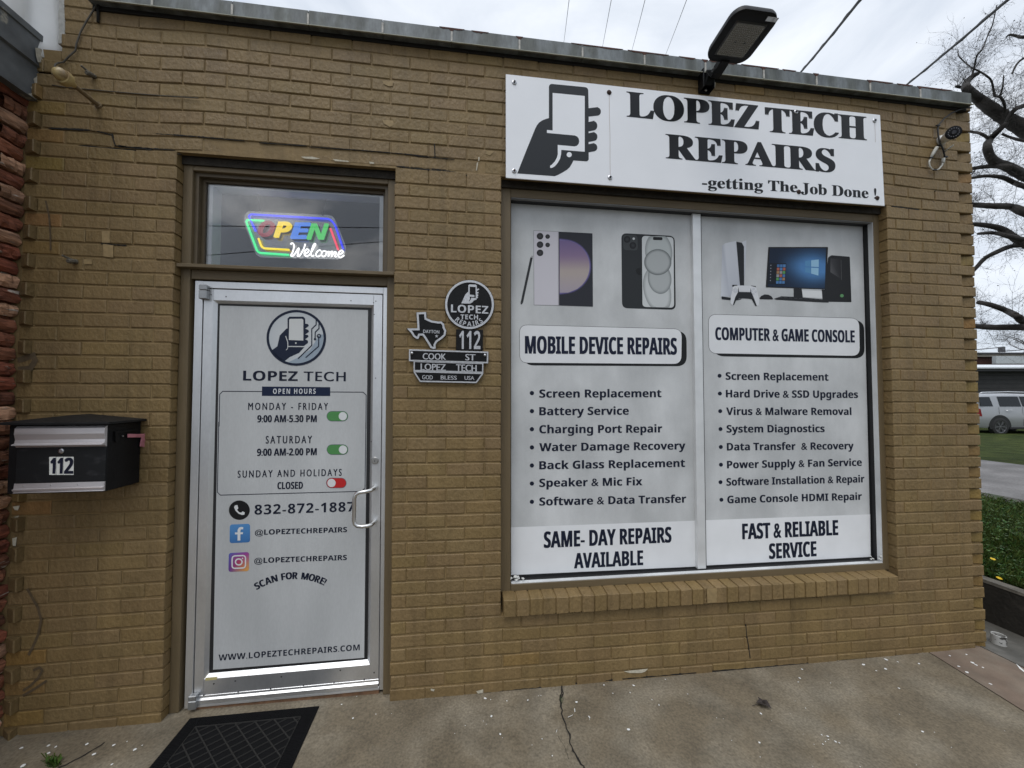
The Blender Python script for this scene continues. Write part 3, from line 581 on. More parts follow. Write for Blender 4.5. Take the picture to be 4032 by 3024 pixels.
    q.col = (.68, .69, .69, 1); o = rrect([(470, 1482), (612, 1476), (611, 1608), (468, 1614)], 34); pline(q, ZB, o, 14, Y, 2, True); pring(q, ZB, 540, 1545, 42, 39, 14, 14, Y, 2, 30); pcirc(q, ZB, 580, 1507, 8, 8, Y, 2, 12); q.build('photo_symbol', M['print'], po)
entrance()

# ------------------------------------------------------------------ display window
def display_window():
    w = empty('window', (1.4, .1, .47), '', ''); del w['label'], w['category']; w.parent = shop; w.location = Vector((1.4, .1, .47)) - shop.location
    f = MB(); f.box(WX0 + .001, .263, .05, .18, .474, 2.70); f.build('jamb', M['wood'], w, bevel=.002); f = MB(); f.box(2.567, WX1 + .005, .05, .18, .452, 2.70); f.build('jamb', M['wood'], w, bevel=.002)
    h = MB(); h.box(.2635, 2.5665, .0505, .18, 2.6145, 2.70); h.build('head_rail', M['woodh'], w, bevel=.002); h = MB(); h.hexa([(.2635, .047, .478), (2.566, .047, .455), (2.566, .18, .455), (.2635, .18, .478), (.2635, .047, .513), (2.566, .047, .494), (2.566, .18, .497), (.2635, .18, .516)]); h.build('bottom_rail', M['woodh'], w, bevel=.002)
    a = MB(); Y = .11
    a.box(2.5635, 2.5662, .053, .082, .50, 2.613); a.cur = 1; a.box(.267, 2.5630, .053, .078, 2.6115, 2.614); a.cur = 0
    a.hexa([(.267, .050, .514), (2.563, .050, .4955), (2.563, .074, .4975), (.267, .074, .516), (.267, .050, .5175), (2.563, .050, .499), (2.563, .074, .5005), (.267, .074, .519)]); a.build('channel', [M['aluw'], mat('dull_channel', (.22, .22, .22), .5, .3)], w)
    k = MB(); k.box(.2668, 2.5632, .1115, .16, .49, 2.6405); k.box(2.5632, 2.5664, .0825, .16, .49, 2.613); k.box(.2636, .2672, .09, .16, .51, 2.613); k.box(.267, 2.563, .0785, .1115, 2.6100, 2.6142); k.hexa([(.267, .0745, .510), (2.563, .0745, .491), (2.563, .1115, .491), (.267, .1115, .510), (.267, .0745, .516), (2.563, .0745, .4975), (2.563, .1115, .4985), (.267, .1115, .517)]); k.box(1.376, 1.434, .107, .1115, .505, 2.609); k.build('gasket', M['black'], w)
    m = MB(); xa, xb = P(2737, 1500, .086)[0], P(2769, 1500, .086)[0]
    m.box(xa, xb, .086, .128, .512, 2.610); m.build('mullion', M['aluw'], w, bevel=.001)
    # ---- left film
    L_ = MB(); L_.face([P(2012.5, 799, Y), P(2730, 848, Y), P(2744, 2231, Y), P(2013, 2264, Y)][::-1]); lf = L_.build('poster', M['poster'], w)
    R_ = MB(); R_.face([P(2761, 852, Y), P(3396, 883, Y), P(3429, 2193, Y), P(2777, 2227, Y)][::-1]); rf = R_.build('poster', M['poster'], w)
    q = MB(); q.col = (.76, .77, .78, 1); ppoly(q, W2, [(87, 1122), (1300, 1078), (1300.5, 1378), (88, 1434)], Y, 1); q.build('white_band', M['printw'], lf)
    q = MB(); q.col = (.80, .81, .82, 1); ppoly(q, W4, [(62, 1075), (1138, 1037), (1142, 1314), (63, 1371)], Y, 1); q.build('white_band', M['printw'], rf)
    q = MB(); q.col = NAVY
    for t, x1, y0, y1, by in (('Screen Replacement', 1068, 275, 272, 245), ('Battery Service', 855, 390, 386, 363), ('Charging Port Repair', 1073, 508, 502, 481), ('Water Damage Recovery', 1225, 625, 613, 600), ('Back Glass Replacement', 1222, 743, 727, 718), ('Speaker & Mic Fix', 943, 858, 847, 836), ('Software & Data Transfer', 1230, 980, 960, 955)):
        text(q, t, W2(272, y0), W2(x1, y1), W2(0, y0 - 53)[1], Y, 'b', lay=1, strike=.045); pcirc(q, W2, 223, by, 14, 14, Y, 1, 18)
    text(q, 'SAME- DAY REPAIRS', W2(303, 1256), W2(1132, 1220), W2(0, 1150)[1], Y, 'b', strike=.055, lay=2); text(q, 'AVAILABLE', W2(500, 1390), W2(947, 1368), W2(0, 1291)[1], Y, 'b', strike=.055, lay=2)
    q.build('lettering', M['print'], lf)
    q = MB(); q.col = NAVY
    for t, x0, x1, y0, y1, bx, by in (('Screen Replacement', 195, 865, 158, 164, 155, 132), ('Hard Drive & SSD Upgrades', 197, 1058, 273, 277, 157, 248), ('Virus & Malware Removal', 199, 1015, 388, 388, 159, 363), ('System Diagnostics', 201, 840, 503, 500, 161, 480), ('Data Transfer  & Recovery', 203, 1030, 620, 612, 163, 597), ('Power Supply & Fan Service', 204, 1083, 737, 720, 164, 713), ('Software Installation & Repair', 200, 1100, 850, 828, 161, 827), ('Game Console HDMI Repair', 206, 1083, 965, 942, 167, 942)):
        text(q, t, W4(x0, y0), W4(x1, y1), W4(0, y0 - 49)[1], Y, 'b', lay=1, strike=.045); pcirc(q, W4, bx, by, 13, 13, Y, 1, 18)
    text(q, 'FAST & RELIABLE', W4(305, 1200), W4(927, 1172), W4(0, 1098)[1], Y, 'b', strike=.06, lay=2); text(q, 'SERVICE', W4(480, 1328), W4(785, 1310), W4(0, 1228)[1], Y, 'b', strike=.06, lay=2)
    q.build('lettering', M['print'], rf)
    # caption panels
    for zf, par, face, shade, tx in ((W1, lf, [(238, 1436), (2003, 1482), (1998, 1861), (240, 1847)], [(242, 1445), (2055, 1505), (2058, 1886), (285, 1876)], ('MOBILE DEVICE REPAIRS', (300, 1748), (1945, 1760), 1557)),
                                     (W3, rf, [(138, 1100), (1776, 1144), (1785, 1552), (143, 1523)], [(142, 1112), (1832, 1165), (1838, 1580), (200, 1556)], ('COMPUTER & GAME CONSOLE', (213, 1378), (1725, 1407), 1240))):
        q = MB(); q.col = (.015, .016, .017, 1); ppoly(q, zf, rrect(shade, 110), Y, 1); ppoly(q, zf, rrect([(face[0][0] - 4, face[0][1] - 4), (face[1][0] + 3, face[1][1] - 4), (face[2][0] + 2, face[2][1] + 3), (face[3][0] - 3, face[3][1] + 3)], 92), Y, 1.6)
        q.col = (.74, .75, .76, 1); ppoly(q, zf, rrect(face, 88), Y, 2.2)
        q.col = (.010, .014, .034, 1); text(q, tx[0], zf(*tx[1]), zf(*tx[2]), zf(0, tx[3])[1], Y, 'b', strike=.055, lay=3.2); q.build('caption_panel', M['printw'], par)
    # picture: pale phone with pen and its lilac screen
    q = MB(); D = (.035, .037, .040, 1); q.col = (.25, .25, .26, 1); ppoly(q, W1, [(388, 406), (661, 418), (665, 1226), (392, 1221)], Y, 1)
    q.col = (.58, .56, .60, 1); ppoly(q, W1, [(392, 411), (657, 422), (660, 1221), (397, 1217)], Y, 1.6)
    for x, y, r in ((460, 470, 36), (460, 562, 36), (460, 651, 36), (543, 474, 25), (543, 565, 25)): pcirc(q, W1, x, y, r, r, Y, 2.2, 24, (.06, .06, .065, 1), (.02, .02, .022, 1))
    q.col = (.03, .032, .04, 1); ppoly(q, W1, [(658, 420), (1031, 439), (1036, 1237), (663, 1224)], Y, 2)
    def half(cx, cy, r, lay, col): ppoly(q, W1, [(672, cy - math.sqrt(max(0, r * r - (672 - cx) ** 2)))] + [(cx + r * math.cos(a), cy + r * .97 * math.sin(a)) for a in np.linspace(-1.5, 1.5, 26) if cx + r * math.cos(a) > 672] + [(672, cy + math.sqrt(max(0, r * r - (672 - cx) ** 2)))], Y, lay, None if not callable(col) else None)
    cx, cy, r = 708, 800, 312
    for g, cc in ((1., (.055, .05, .10, 1)), (.975, (.12, .105, .25, 1)), (.95, (.20, .17, .34, 1))): q.col = cc; half(cx, cy, r * g, 2.4 + (1 - g) * 8, 0)
    ring = [(cx + r * .93 * math.cos(a), cy + r * .93 * math.sin(a)) for a in np.linspace(-1.45, 1.45, 26)]; ring = [p for p in ring if p[0] > 674]; ring = [(674, ring[0][1] + 4)] + ring + [(674, ring[-1][1] - 4)]
    def lil(p):
        t = (p[1] - (cy - r)) / (2 * r); A, B, C_, D_ = np.array([.16, .12, .26]), np.array([.24, .17, .27]), np.array([.42, .36, .33]), np.array([.36, .32, .38])
        v = A + (B - A) * min(1, t * 3) if t < .33 else B + (C_ - B) * min(1, (t - .33) * 4) if t < .6 else C_ + (D_ - C_) * min(1, (t - .6) * 2.5); return (*v, 1)
    rows = 14; vs, cs, fs = [], [], []
    for i in range(rows + 1):
        yy = ring[0][1] + (ring[-1][1] - ring[0][1]) * i / rows; xe = cx + math.sqrt(max(0, (r * .93) ** 2 - (yy - cy) ** 2)); 
        for x in (674, max(676, xe)): vs.append(P(*W1(x, yy), Y - .0006 * 3.4)); cs.append(lil((x, yy)))
    for i in range(rows): fs.append((2 * i, 2 * i + 2, 2 * i + 3, 2 * i + 1))
    q.add(vs, fs, cs)
    q.col = (.33, .32, .35, 1); pline(q, W1, [(661, 420), (665, 1224)], 6, Y, 4)
    q.col = D; pline(q, W1, [(368, 702), (262, 1192)], 26, Y, 1); ppoly(q, W1, [(248, 1190), (275, 1196), (256, 1214), (250, 1212)], Y, 1.5); q.col = (.35, .35, .35, 1); ppoly(q, W1, [(362, 684), (388, 684), (380, 702), (368, 702)], Y, 1.2)
    q.build('phone_picture', M['print'], lf)
    # picture: dark phone with pale rounded shapes on its screen
    q = MB(); q.col = (.030, .033, .036, 1); ppoly(q, W1, rrect([(1345, 436), (1926, 467), (1938, 1272), (1353, 1253)], 62), Y, 1)
    q.col = (.055, .06, .063, 1); ppoly(q, W1, rrect([(1362, 452), (1522, 460), (1524, 628), (1366, 620)], 40), Y, 1.6)
    for x, y in ((1408, 505), (1471, 571)): pcirc(q, W1, x, y, 36, 36, Y, 2.2, 24, (.045, .05, .055, 1), (.012, .012, .013, 1))
    q.col = (.6, .6, .6, 1); pcirc(q, W1, 1480, 497, 13, 13, Y, 2.2, 14)
    q.col = (.016, .017, .018, 1); ppoly(q, W1, [(1502, 842), (1518, 820), (1540, 818), (1556, 812), (1556, 892), (1536, 894), (1514, 878)], Y, 1.6)
    q.col = (.012, .013, .014, 1); ppoly(q, W1, rrect([(1560, 458), (1924, 472), (1930, 1258), (1568, 1246)], 52), Y, 1.8)
    q.col = (.60, .62, .62, 1); ppoly(q, W1, rrect([(1569, 465), (1913, 481), (1920, 1249), (1575, 1240)], 42), Y, 2.4)
    def blob(cx, cy, rx, ry, rot, lay, ci, co):
        ca, sa = math.cos(rot), math.sin(rot); n = 40; B = lambda f: [(cx + f * rx * math.cos(t) * ca - f * ry * math.sin(t) * sa, cy + f * rx * math.cos(t) * sa + f * ry * math.sin(t) * ca) for t in np.linspace(0, 2 * math.pi, n, endpoint=False)]
        lim = lambda p: (min(1912, max(1578, p[0])), min(1244, max(470, p[1]))); o, m = [lim(p) for p in B(1)], [lim(p) for p in B(.78)]
        q.add([P(*W1(cx, cy), Y - .0006 * lay)] + [P(*W1(*p), Y - .0006 * lay) for p in m + o], [(0, 1 + (i + 1) % n, 1 + i) for i in range(n)] + [(1 + i, 1 + (i + 1) % n, 1 + n + (i + 1) % n, 1 + n + i) for i in range(n)], [ci] * (n + 1) + [co] * n)
    blob(1752, 640, 148, 215, -.12, 3, (.46, .49, .485, 1), (.28, .30, .30, 1)); blob(1735, 1060, 145, 255, -.25, 3.2, (.55, .57, .57, 1), (.30, .32, .32, 1)); blob(1762, 930, 128, 170, -.15, 3.6, (.42, .44, .44, 1), (.22, .24, .24, 1)); blob(1742, 752, 148, 142, 0, 4, (.40, .42, .42, 1), (.13, .145, .145, 1))
    q.col = (.02, .021, .022, 1); ppoly(q, W1, rrect([(1690, 477), (1793, 481), (1793, 513), (1690, 509)], 14), Y, 4.6); q.build('phone_picture', M['print'], lf)
    # picture: white upright games console with its pad
    q = MB(); Wc, Wd = (.62, .64, .68, 1), (.46, .48, .53, 1)
    ppoly(q, W3, [(287, 352), (320, 325), (440, 300), (482, 785), (420, 860), (368, 908), (272, 905)], Y, 1, [Wd, Wc, Wc, Wd, Wd, Wd, Wc])
    ppoly(q, W3, [(498, 316), (550, 292), (548, 420), (527, 785), (522, 785)], Y, 1, [Wc, Wc, (.35, .38, .52, 1), Wd, Wd])
    q.col = (.022, .024, .027, 1); ppoly(q, W3, [(440, 308), (500, 320), (524, 362), (526, 786), (480, 786)], Y, 1.8); ppoly(q, W3, rrect([(279, 903), (420, 925), (420, 950), (280, 936)], 8), Y, 1.8); pline(q, W3, [(430, 945), (470, 940), (495, 930)], 8, Y, 1.8)
    q.col = (.022, .024, .027, 1); ppoly(q, W3, rrect([(395, 778), (452, 778), (452, 800), (395, 800)], 8), Y, 1.9); ppoly(q, W3, rrect([(600, 785), (655, 792), (650, 805), (600, 800)], 6), Y, 1.9)
    q.col = (.68, .69, .71, 1); ppoly(q, W3, [(402, 805), (420, 790), (470, 785), (590, 788), (640, 800), (660, 815), (690, 940), (682, 1003), (664, 1008), (645, 985), (595, 870), (470, 858), (440, 900), (415, 1000), (392, 998), (376, 975), (382, 900)], Y, 2.4)
    q.col = (.022, .024, .027, 1); ppoly(q, W3, [(462, 800), (470, 855), (590, 858), (598, 812), (604, 860), (625, 905), (664, 1006), (650, 1010), (608, 935), (560, 928), (480, 925), (440, 945), (414, 1000), (403, 996), (430, 910), (458, 858)], Y, 3)
    q.col = (.66, .67, .69, 1); ppoly(q, W3, [(468, 788), (590, 792), (584, 852), (478, 850)], Y, 3.5); q.col = (.40, .42, .48, 1)
    for x, y in ((430, 822), (430, 856), (412, 838), (449, 840), (628, 824), (626, 878), (605, 850), (651, 854)): pring(q, W3, x, y, 11, 11, 3, 3, Y, 3.2, 14)
    q.build('console_picture', M['print'], rf)
    # picture: desktop computer
    q = MB(); q.col = (.020, .021, .023, 1); ppoly(q, W3, rrect([(1440, 478), (1476, 456), (1676, 472), (1694, 968), (1395, 962), (1405, 800)], 10), Y, 1); ppoly(q, W3, rrect([(789, 366), (1439, 366), (1420, 828), (761, 806)], 10), Y, 2)
    q.add([P(*W3(*p), Y - .0006 * 1.5) for p in ((1465, 490), (1580, 500), (1588, 720), (1465, 640))], [(0, 3, 2, 1)], [(.05, .05, .055, 1), (.02, .02, .022, 1), (.02, .02, .022, 1), (.10, .10, .105, 1)]); q.col = (.10, .1, .1, 1); pline(q, W3, [(1580, 505), (1586, 725)], 4, Y, 1.8)
    nx, ny = 14, 10; vs, cs, fs = [], [], []
    for j in range(ny + 1):
        for i in range(nx + 1):
            u, v = i / nx, j / ny; x = 806 + (1416 - 806) * u - (20 - 8 * u) * v; y = 380 + (796 - 380) * v + 24 * u * v
            d = math.hypot((x - 1270) / 190, (y - 590) / 150); b = math.exp(-d * d * 1.1); be = math.exp(-((y - 590 + (x - 1270) * -.12) / 95) ** 2) * max(0, min(1, (x - 900) / 400)) * .6
            e = min(1, b + be); vs.append(P(*W3(x, y), Y - .0006 * 2.6)); cs.append((.012 + .07 * e, .022 + .20 * e, .045 + .42 * e, 1))
    for j in range(ny):
        for i in range(nx): a = j * (nx + 1) + i; fs.append((a, a + nx + 1, a + nx + 2, a + 1))
    q.add(vs, fs, cs)
    q.col = (.30, .52, .70, 1); ppoly(q, W3, [(1255, 512), (1338, 502), (1338, 585), (1255, 580)], Y, 3.2); ppoly(q, W3, [(1255, 592), (1336, 596), (1334, 678), (1255, 655)], Y, 3.2); q.col = (.10, .27, .48, 1); ppoly(q, W3, [(1190, 520), (1247, 513), (1247, 580), (1190, 575)], Y, 3.2); ppoly(q, W3, [(1190, 588), (1247, 591), (1247, 652), (1190, 640)], Y, 3.2)
    q.col = (.012, .016, .024, 1); ppoly(q, W3, [(792, 540), (985, 545), (972, 775), (783, 768)], Y, 3)
    tc = [(.06, .16, .36), (.08, .2, .42), (.35, .2, .1), (.07, .18, .4), (.1, .3, .1), (.4, .12, .08), (.09, .22, .45), (.3, .3, .32)]
    for j in range(6):
        for i in range(3): q.col = (*tc[(i * 3 + j * 5 + i * j) % 8], 1); x = 884 + i * 33 - j * 2; y = 556 + j * 36; ppoly(q, W3, [(x, y), (x + 28, y), (x + 27, y + 30), (x - 1, y + 30)], Y, 3.6)
    q.col = (.25, .26, .3, 1)
    for j in range(6): ppoly(q, W3, [(812 - j, 560 + j * 33), (822 - j, 560 + j * 33), (821 - j, 572 + j * 33), (811 - j, 572 + j * 33)], Y, 3.6)
    q.col = (.022, .023, .025, 1); ppoly(q, W3, [(1065, 815), (1152, 820), (1166, 935), (1065, 930)], Y, 1.6); ppoly(q, W3, [(1370, 830), (1410, 830), (1410, 965), (1380, 960)], Y, 1.4); ppoly(q, W3, [(850, 930), (930, 903), (1060, 908), (1450, 940), (1445, 972), (1300, 966), (872, 940)], Y, 1.8)
    q.col = (.07, .07, .075, 1)
    for i in range(9): pline(q, W3, [(905 + i * 55, 915 + i * 3), (940 + i * 55, 917 + i * 3)], 6, Y, 2.6)
    q.col = (.02, .02, .022, 1); ppoly(q, W3, [(692, 925), (710, 900), (750, 882), (790, 886), (825, 905), (842, 932), (830, 938), (700, 936)], Y, 1.6); q.col = (.12, .30, .13, 1); pcirc(q, W3, 1590, 897, 20, 18, Y, 1.8, 18); q.col = (.7, .71, .71, 1); ppoly(q, W3, [(1155, 836), (1378, 848), (1378, 922), (1168, 912)], Y, 1.2)
    q.build('computer_picture', M['print'], rf)
    p = MB()                                            # flaking white sealant in the two bottom corners
    for q0, c in (((2030, 2275), 14), ((3455, 2196), 9)):
        for i in range(c): 
            a = P(q0[0] + random.uniform(-28, 30), q0[1] + random.uniform(-6, 7), .06); r = random.uniform(.004, .011)
            p.lathe([(r * .3, 0), (r, .001), (r * .6, .004), (0, .005)], a, (random.uniform(-.4, .4), -.3, 1), 7)
    p.build('sealant', mat('old_sealant', (.55, .55, .52), .8, var=.2, vs=60), w)
display_window()

# ================================================================== PAVEMENT AND GROUND
def ground():
    g = MB()
    def zt(x, y): return zg(x) + .012 * min(0, y + .05) * 0 + (-.01 * max(0, -y) )
    def slab(poly, h=.1):
        n = len(poly); g.add([(x, y, zt(x, y)) for x, y in poly] + [(x, y, zt(x, y) - h) for x, y in poly], [list(range(n)), list(range(2 * n - 1, n - 1, -1))] + [(i, i + n, (i + 1) % n + n, (i + 1) % n) for i in range(n)])
    for a, b in ((-6, -2.2), (-2.2, 0), (0, 1.4)):
        slab([(a, .2), (a, -3.2), (b, -3.2), (b, .2)])
    slab([(1.4, .2), (1.4, -3.2), (2.37, -3.2), (2.795, -.03), (2.795, .2)])
    g.cur = 1; slab([(2.804, .2), (2.804, -.03), (2.38, -3.2), (3.19, -3.2), (3.187, -.05), (3.187, .2)])
    g.cur = 2; slab([(3.195, 9), (3.195, -.05), (3.198, -3.2), (3.72, -3.2), (3.72, 9)])
    g.cur = 3; g.face([(-60, -3.2, -.11), (3.72, -3.2, -.11), (3.72, .3, -.11), (-60, .3, -.11)])
    p = g.build('pavement', [M['concrete'], M['concrete2'], M['concrete3'], M['dark']], None, kind='structure')
    rd = MB(); rd.face([(-60, -60, -.14), (3.72, -60, -.14), (3.72, -3.2, -.105), (-60, -3.2, -.105)]); rd.build('road', mat('asphalt', (.05, .05, .05), .9, var=.2, vs=2, bump=.004, bs=60), None, kind='structure')
    q = MB()
    def on(px, py, l=.0012): 
        z = 0
        for _ in range(3): r = G(px, py, z); z = zt(r[0], r[1]) + l
        return G(px, py, z)
    def crack(pts, w):
        e = [on(*a) for a in pts]; vs = []
        fine = []
        for a, b in zip(e, e[1:]):
            for t in np.linspace(0, 1, 5)[:-1]: fine.append(a + (b - a) * t + np.array([random.uniform(-.004, .004), random.uniform(-.004, .004), 0]))
        fine.append(e[-1])
        for i, a in enumerate(fine):
            d = fine[min(i + 1, len(fine) - 1)] - fine[max(0, i - 1)]; d = d / np.linalg.norm(d); nn = np.array([-d[1], d[0], 0]) * w * random.uniform(.5, 1.3); vs += [a + nn, a - nn]
        q.add(vs, [(2 * i, 2 * i + 1, 2 * i + 3, 2 * i + 2) for i in range(len(fine) - 1)])
    crack([(2212, 2700), (2207, 2755), (2213, 2810), (2240, 2890), (2250, 2940), (2280, 2990), (2300, 3024), (2330, 3090)], .0036); crack([(2206, 2750), (2218, 2730), (2213, 2712)], .004)
    crack([(415, 2920), (330, 2975), (240, 3020), (150, 3070)], .003); crack([(2200, 2900), (2225, 2950), (2240, 2990)], .0008)
    q.build('crack', M['dark'], p)
    f = MB()
    spots = [(1910, 2750, 7), (1932, 2755, 3), (1996, 2760, 5), (2078, 2757, 5), (1935, 2820, 8), (1970, 2891, 9), (2175, 2976, 5), (2475, 2872, 7), (2270, 2764, 6), (2378, 2697, 5), (2495, 2699, 6), (2481, 2727, 6), (2413, 2730, 3), (2567, 2755, 4), (2595, 2776, 5), (2620, 2675, 4), (2708, 2733, 3), (2996, 2810, 7), (2990, 2924, 7), (2822, 2827, 3), (3149, 2670, 8), (3143, 2685, 4), (3158, 2635, 6), (3270, 2689, 4), (3400, 2617, 7), (3490, 2597, 12), (3535, 2606, 6), (3618, 2613, 11), (3487, 2634, 7), (3450, 2641, 5), (3540, 2710, 6), (3236, 2894, 5), (3259, 2899, 5), (3290, 2920, 6), (3305, 2925, 5), (3250, 2920, 4), (3262, 2912, 3), (3240, 2930, 4), (3633, 2881, 6), (3805, 2577, 14), (3830, 2610, 15), (3843, 2618, 9), (3870, 2628, 10), (3808, 2647, 8), (3900, 2693, 10), (3775, 2624, 8), (3740, 2582, 6),
             (342, 2930, 8), (448, 2934, 7), (530, 2952, 8), (190, 2936, 6), (192, 2965, 6), (370, 2970, 8), (440, 3010, 6), (85, 2945, 8), (560, 2935, 4), (1405, 2742, 4), (1345, 2774, 4), (1390, 2828, 5), (1480, 2812, 3), (2130, 2739, 3), (2120, 2740, 3), (90, 3015, 14), (220, 2940, 7), (500, 2920, 4)] + [(random.uniform(1500, 4000), random.uniform(2760, 3020), random.uniform(1.2, 2.6)) for _ in range(26)]
    for x, y, r in spots:
        c = on(x, y); rr = r / 1500 * 1.9 * random.uniform(.8, 1.1); k = 9; e = random.uniform(.6, 1.5); r_ = r; rr *= .72 if r < 9 else .5; an = random.uniform(-.5, .5) + (2.0 if r >= 9 else 0)
        f.face([(c[0] + rr * rn * (math.cos(t) * math.cos(an) * e - math.sin(t) * math.sin(an)), c[1] + rr * rn * (math.cos(t) * math.sin(an) * e + math.sin(t) * math.cos(an)), c[2] + .0006) for t, rn in ((2 * math.pi * i / k, random.uniform(.7, 1.1)) for i in range(k))])
    for pts in ([(2262, 2789), (2264, 2803), (2255, 2815), (2236, 2824)], [(2317, 2819), (2323, 2826), (2320, 2835)], [(2203, 2860), (2193, 2873), (2190, 2884)]):
        e = [on(*a, .003) for a in pts]
        for a, b in zip(e, e[1:]): f.face([a + np.array([.002, .002, 0]), a - np.array([.002, .002, 0]), b - np.array([.002, .002, 0]), b + np.array([.002, .002, 0])])
    for pts in ([(4000, 2612), (4032, 2640), (4050, 2660), (4014, 2632)],): f.face([on(*a) for a in pts])
    f.build('paint_spots', M['fleck'], p)
    # lawn beyond the low wall, falling away to the right, with a gravel drive along it
    zl = lambda x: .2 - .01726 * (x - 3.7)
    def strip(name, xa, xb, m, dz, y0=-40, y1=90):
        s = MB(); n = 24; ys = np.linspace(y0, y1, n)
        vs = [(x, y, zl(x) + dz) for y in ys for x in (xa, xb)]; s.add(vs, [(2 * i, 2 * i + 1, 2 * i + 3, 2 * i + 2) for i in range(n - 1)]); return s.build(name, m, None, kind='structure')
    strip('lawn', 3.74, 120, mat('lawn_ground', (.026, .038, .008), .95, col2=(.046, .058, .014), ramp=(.4, .62), vs=1.6, var=.5, spec=.1, bump=.03, bs=18, grain=.3, gs=40), 0)
    strip('driveway', 7.35, 11.7, mat('gravel', (.135, .128, .124), .95, col2=(.20, .19, .185), ramp=(.4, .7), vs=1.2, var=.25, bump=.01, bs=40, grain=.25, gs=35), .004)
    strip('drive_edge', 7.0, 7.37, mat('drive_edge', (.055, .05, .04), .95, col2=(.03, .045, .015), ramp=(.45, .6), vs=5, var=.4, bump=.02, bs=20), .006)
    # grass blades and clover leaves near the wall
    b = MB()
    for i in range(15000):
        x = 3.78 + (rng.random() ** 1.6) * 3.3; y = -2 + .577 * x + rng.normal(0, .55 + .08 * (x - 3.7)); 
        z = zl(x); h = rng.uniform(.02, .075) * (1.2 if x < 5 else .9); a = rng.uniform(0, 6.28); le = rng.uniform(.2, 1.1) * h; w = rng.uniform(.0022, .0045); v = rng.uniform(.5, 1.5); c = (.052 * v * rng.uniform(.7, 1.5), .094 * v, .020 * v, 1)
        dx, dy = math.cos(a), math.sin(a)
        if rng.random() < .9:
            b.add([(x - dy * w, y + dx * w, z), (x + dy * w, y - dx * w, z), (x + dx * le * .4 + dy * w * .8, y + dy * le * .4 - dx * w * .8, z + h * .65), (x + dx * le, y + dy * le, z + h), (x + dx * le * .4 - dy * w * .8, y + dy * le * .4 + dx * w * .8, z + h * .65)], [(0, 1, 2, 3, 4)], [c] * 5)
        else:
            for k in range(3):
                t = a + k * 2.09; r = rng.uniform(.008, .018); cx, cy = x + math.cos(t) * r, y + math.sin(t) * r; zz = z + h * .7 + rng.uniform(-.008, .008)
                b.add([(x, y, zz - .004), (cx - math.sin(t) * r * .7, cy + math.cos(t) * r * .7, zz + rng.uniform(-.006, .004)), (x + math.cos(t) * r * 2, y + math.sin(t) * r * 2, zz), (cx + math.sin(t) * r * .7, cy - math.cos(t) * r * .7, zz + rng.uniform(-.006, .004))], [(0, 1, 2, 3)], [(c[0] * .8, c[1] * .95, c[2] * .9, 1)] * 4)
    b.build('grass', mat('grass_blade', (1, 1, 1), .55, attr=True, spec=.3), None, kind='stuff')
    b = MB()
    for i in range(70):                                  # weeds in the paving joint
        c0 = on(210 + rng.normal(0, 16), 3008 + rng.normal(0, 8)); a = rng.uniform(0, 6.28); h = rng.uniform(.008, .03)
        b.add([c0 + np.array([-.0025, 0, 0]), c0 + np.array([.0025, 0, 0]), c0 + np.array([math.cos(a) * h * .8 + .003, math.sin(a) * h * .8, h]), c0 + np.array([math.cos(a) * h * .8 - .003, math.sin(a) * h * .8, h])], [(0, 1, 2, 3)], [(.03 * (1 + rng.random()), .06 * (1 + rng.random()), .012, 1)] * 4)
    for i in range(26):
        c0 = on(2209 + rng.normal(0, 5), 2756 + rng.normal(0, 10)); a = rng.uniform(0, 6.28); h = rng.uniform(.004, .012)
        b.add([c0 + np.array([-.0012, 0, 0]), c0 + np.array([.0012, 0, 0]), c0 + np.array([math.cos(a) * h, math.sin(a) * h, h])], [(0, 1, 2)], [(.045, .065, .02, 1)] * 3)
    b.build('weeds', bpy.data.materials['grass_blade'], None, kind='stuff')
    for i, (px, py) in enumerate(((3909, 2203), (3934, 2278))):
        o = G(px, py, .26 - i * .03); t = empty('dandelion', (o[0], o[1], .2), ('yellow dandelion flower in the grass, the farther one' if i == 0 else 'small yellow dandelion flower just behind the low concrete wall'), 'flower')
        m = MB(); m.lathe([(.0, -.004), (.012, 0), (.016, .005), (.009, .009), (0, .010)], o, (0, -.3, 1), 11); m.build('bloom', bpy.data.materials.get('dandelion_yellow') or mat('dandelion_yellow', (.75, .50, .02), .7), t)
        m = MB(); m.tube([(o[0], o[1], .19), (o[0], o[1], o[2])], .0018, 5); m.build('stem', bpy.data.materials.get('stem_green') or mat('stem_green', (.06, .1, .03), .7), t)
    # low retaining wall
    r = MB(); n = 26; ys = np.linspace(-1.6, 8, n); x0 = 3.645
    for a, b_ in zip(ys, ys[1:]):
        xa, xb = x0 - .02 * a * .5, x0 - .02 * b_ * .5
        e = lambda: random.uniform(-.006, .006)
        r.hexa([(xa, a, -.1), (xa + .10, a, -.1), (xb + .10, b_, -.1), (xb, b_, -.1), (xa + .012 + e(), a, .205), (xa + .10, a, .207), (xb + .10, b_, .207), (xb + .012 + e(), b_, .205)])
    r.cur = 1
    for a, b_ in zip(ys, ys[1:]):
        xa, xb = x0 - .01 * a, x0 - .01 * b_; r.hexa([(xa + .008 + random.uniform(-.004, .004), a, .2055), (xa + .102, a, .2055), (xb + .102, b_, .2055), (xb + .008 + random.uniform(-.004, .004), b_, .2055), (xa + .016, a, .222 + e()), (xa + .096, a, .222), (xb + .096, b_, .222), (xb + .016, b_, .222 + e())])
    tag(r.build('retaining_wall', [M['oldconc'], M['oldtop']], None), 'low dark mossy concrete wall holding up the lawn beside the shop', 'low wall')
    # white pipe stub
    c = G(3931, 2527, -.03); t = empty('pipe_stub', (c[0], c[1], -.04), 'short open white plastic pipe stub in the paving by the shop corner', 'pipe')
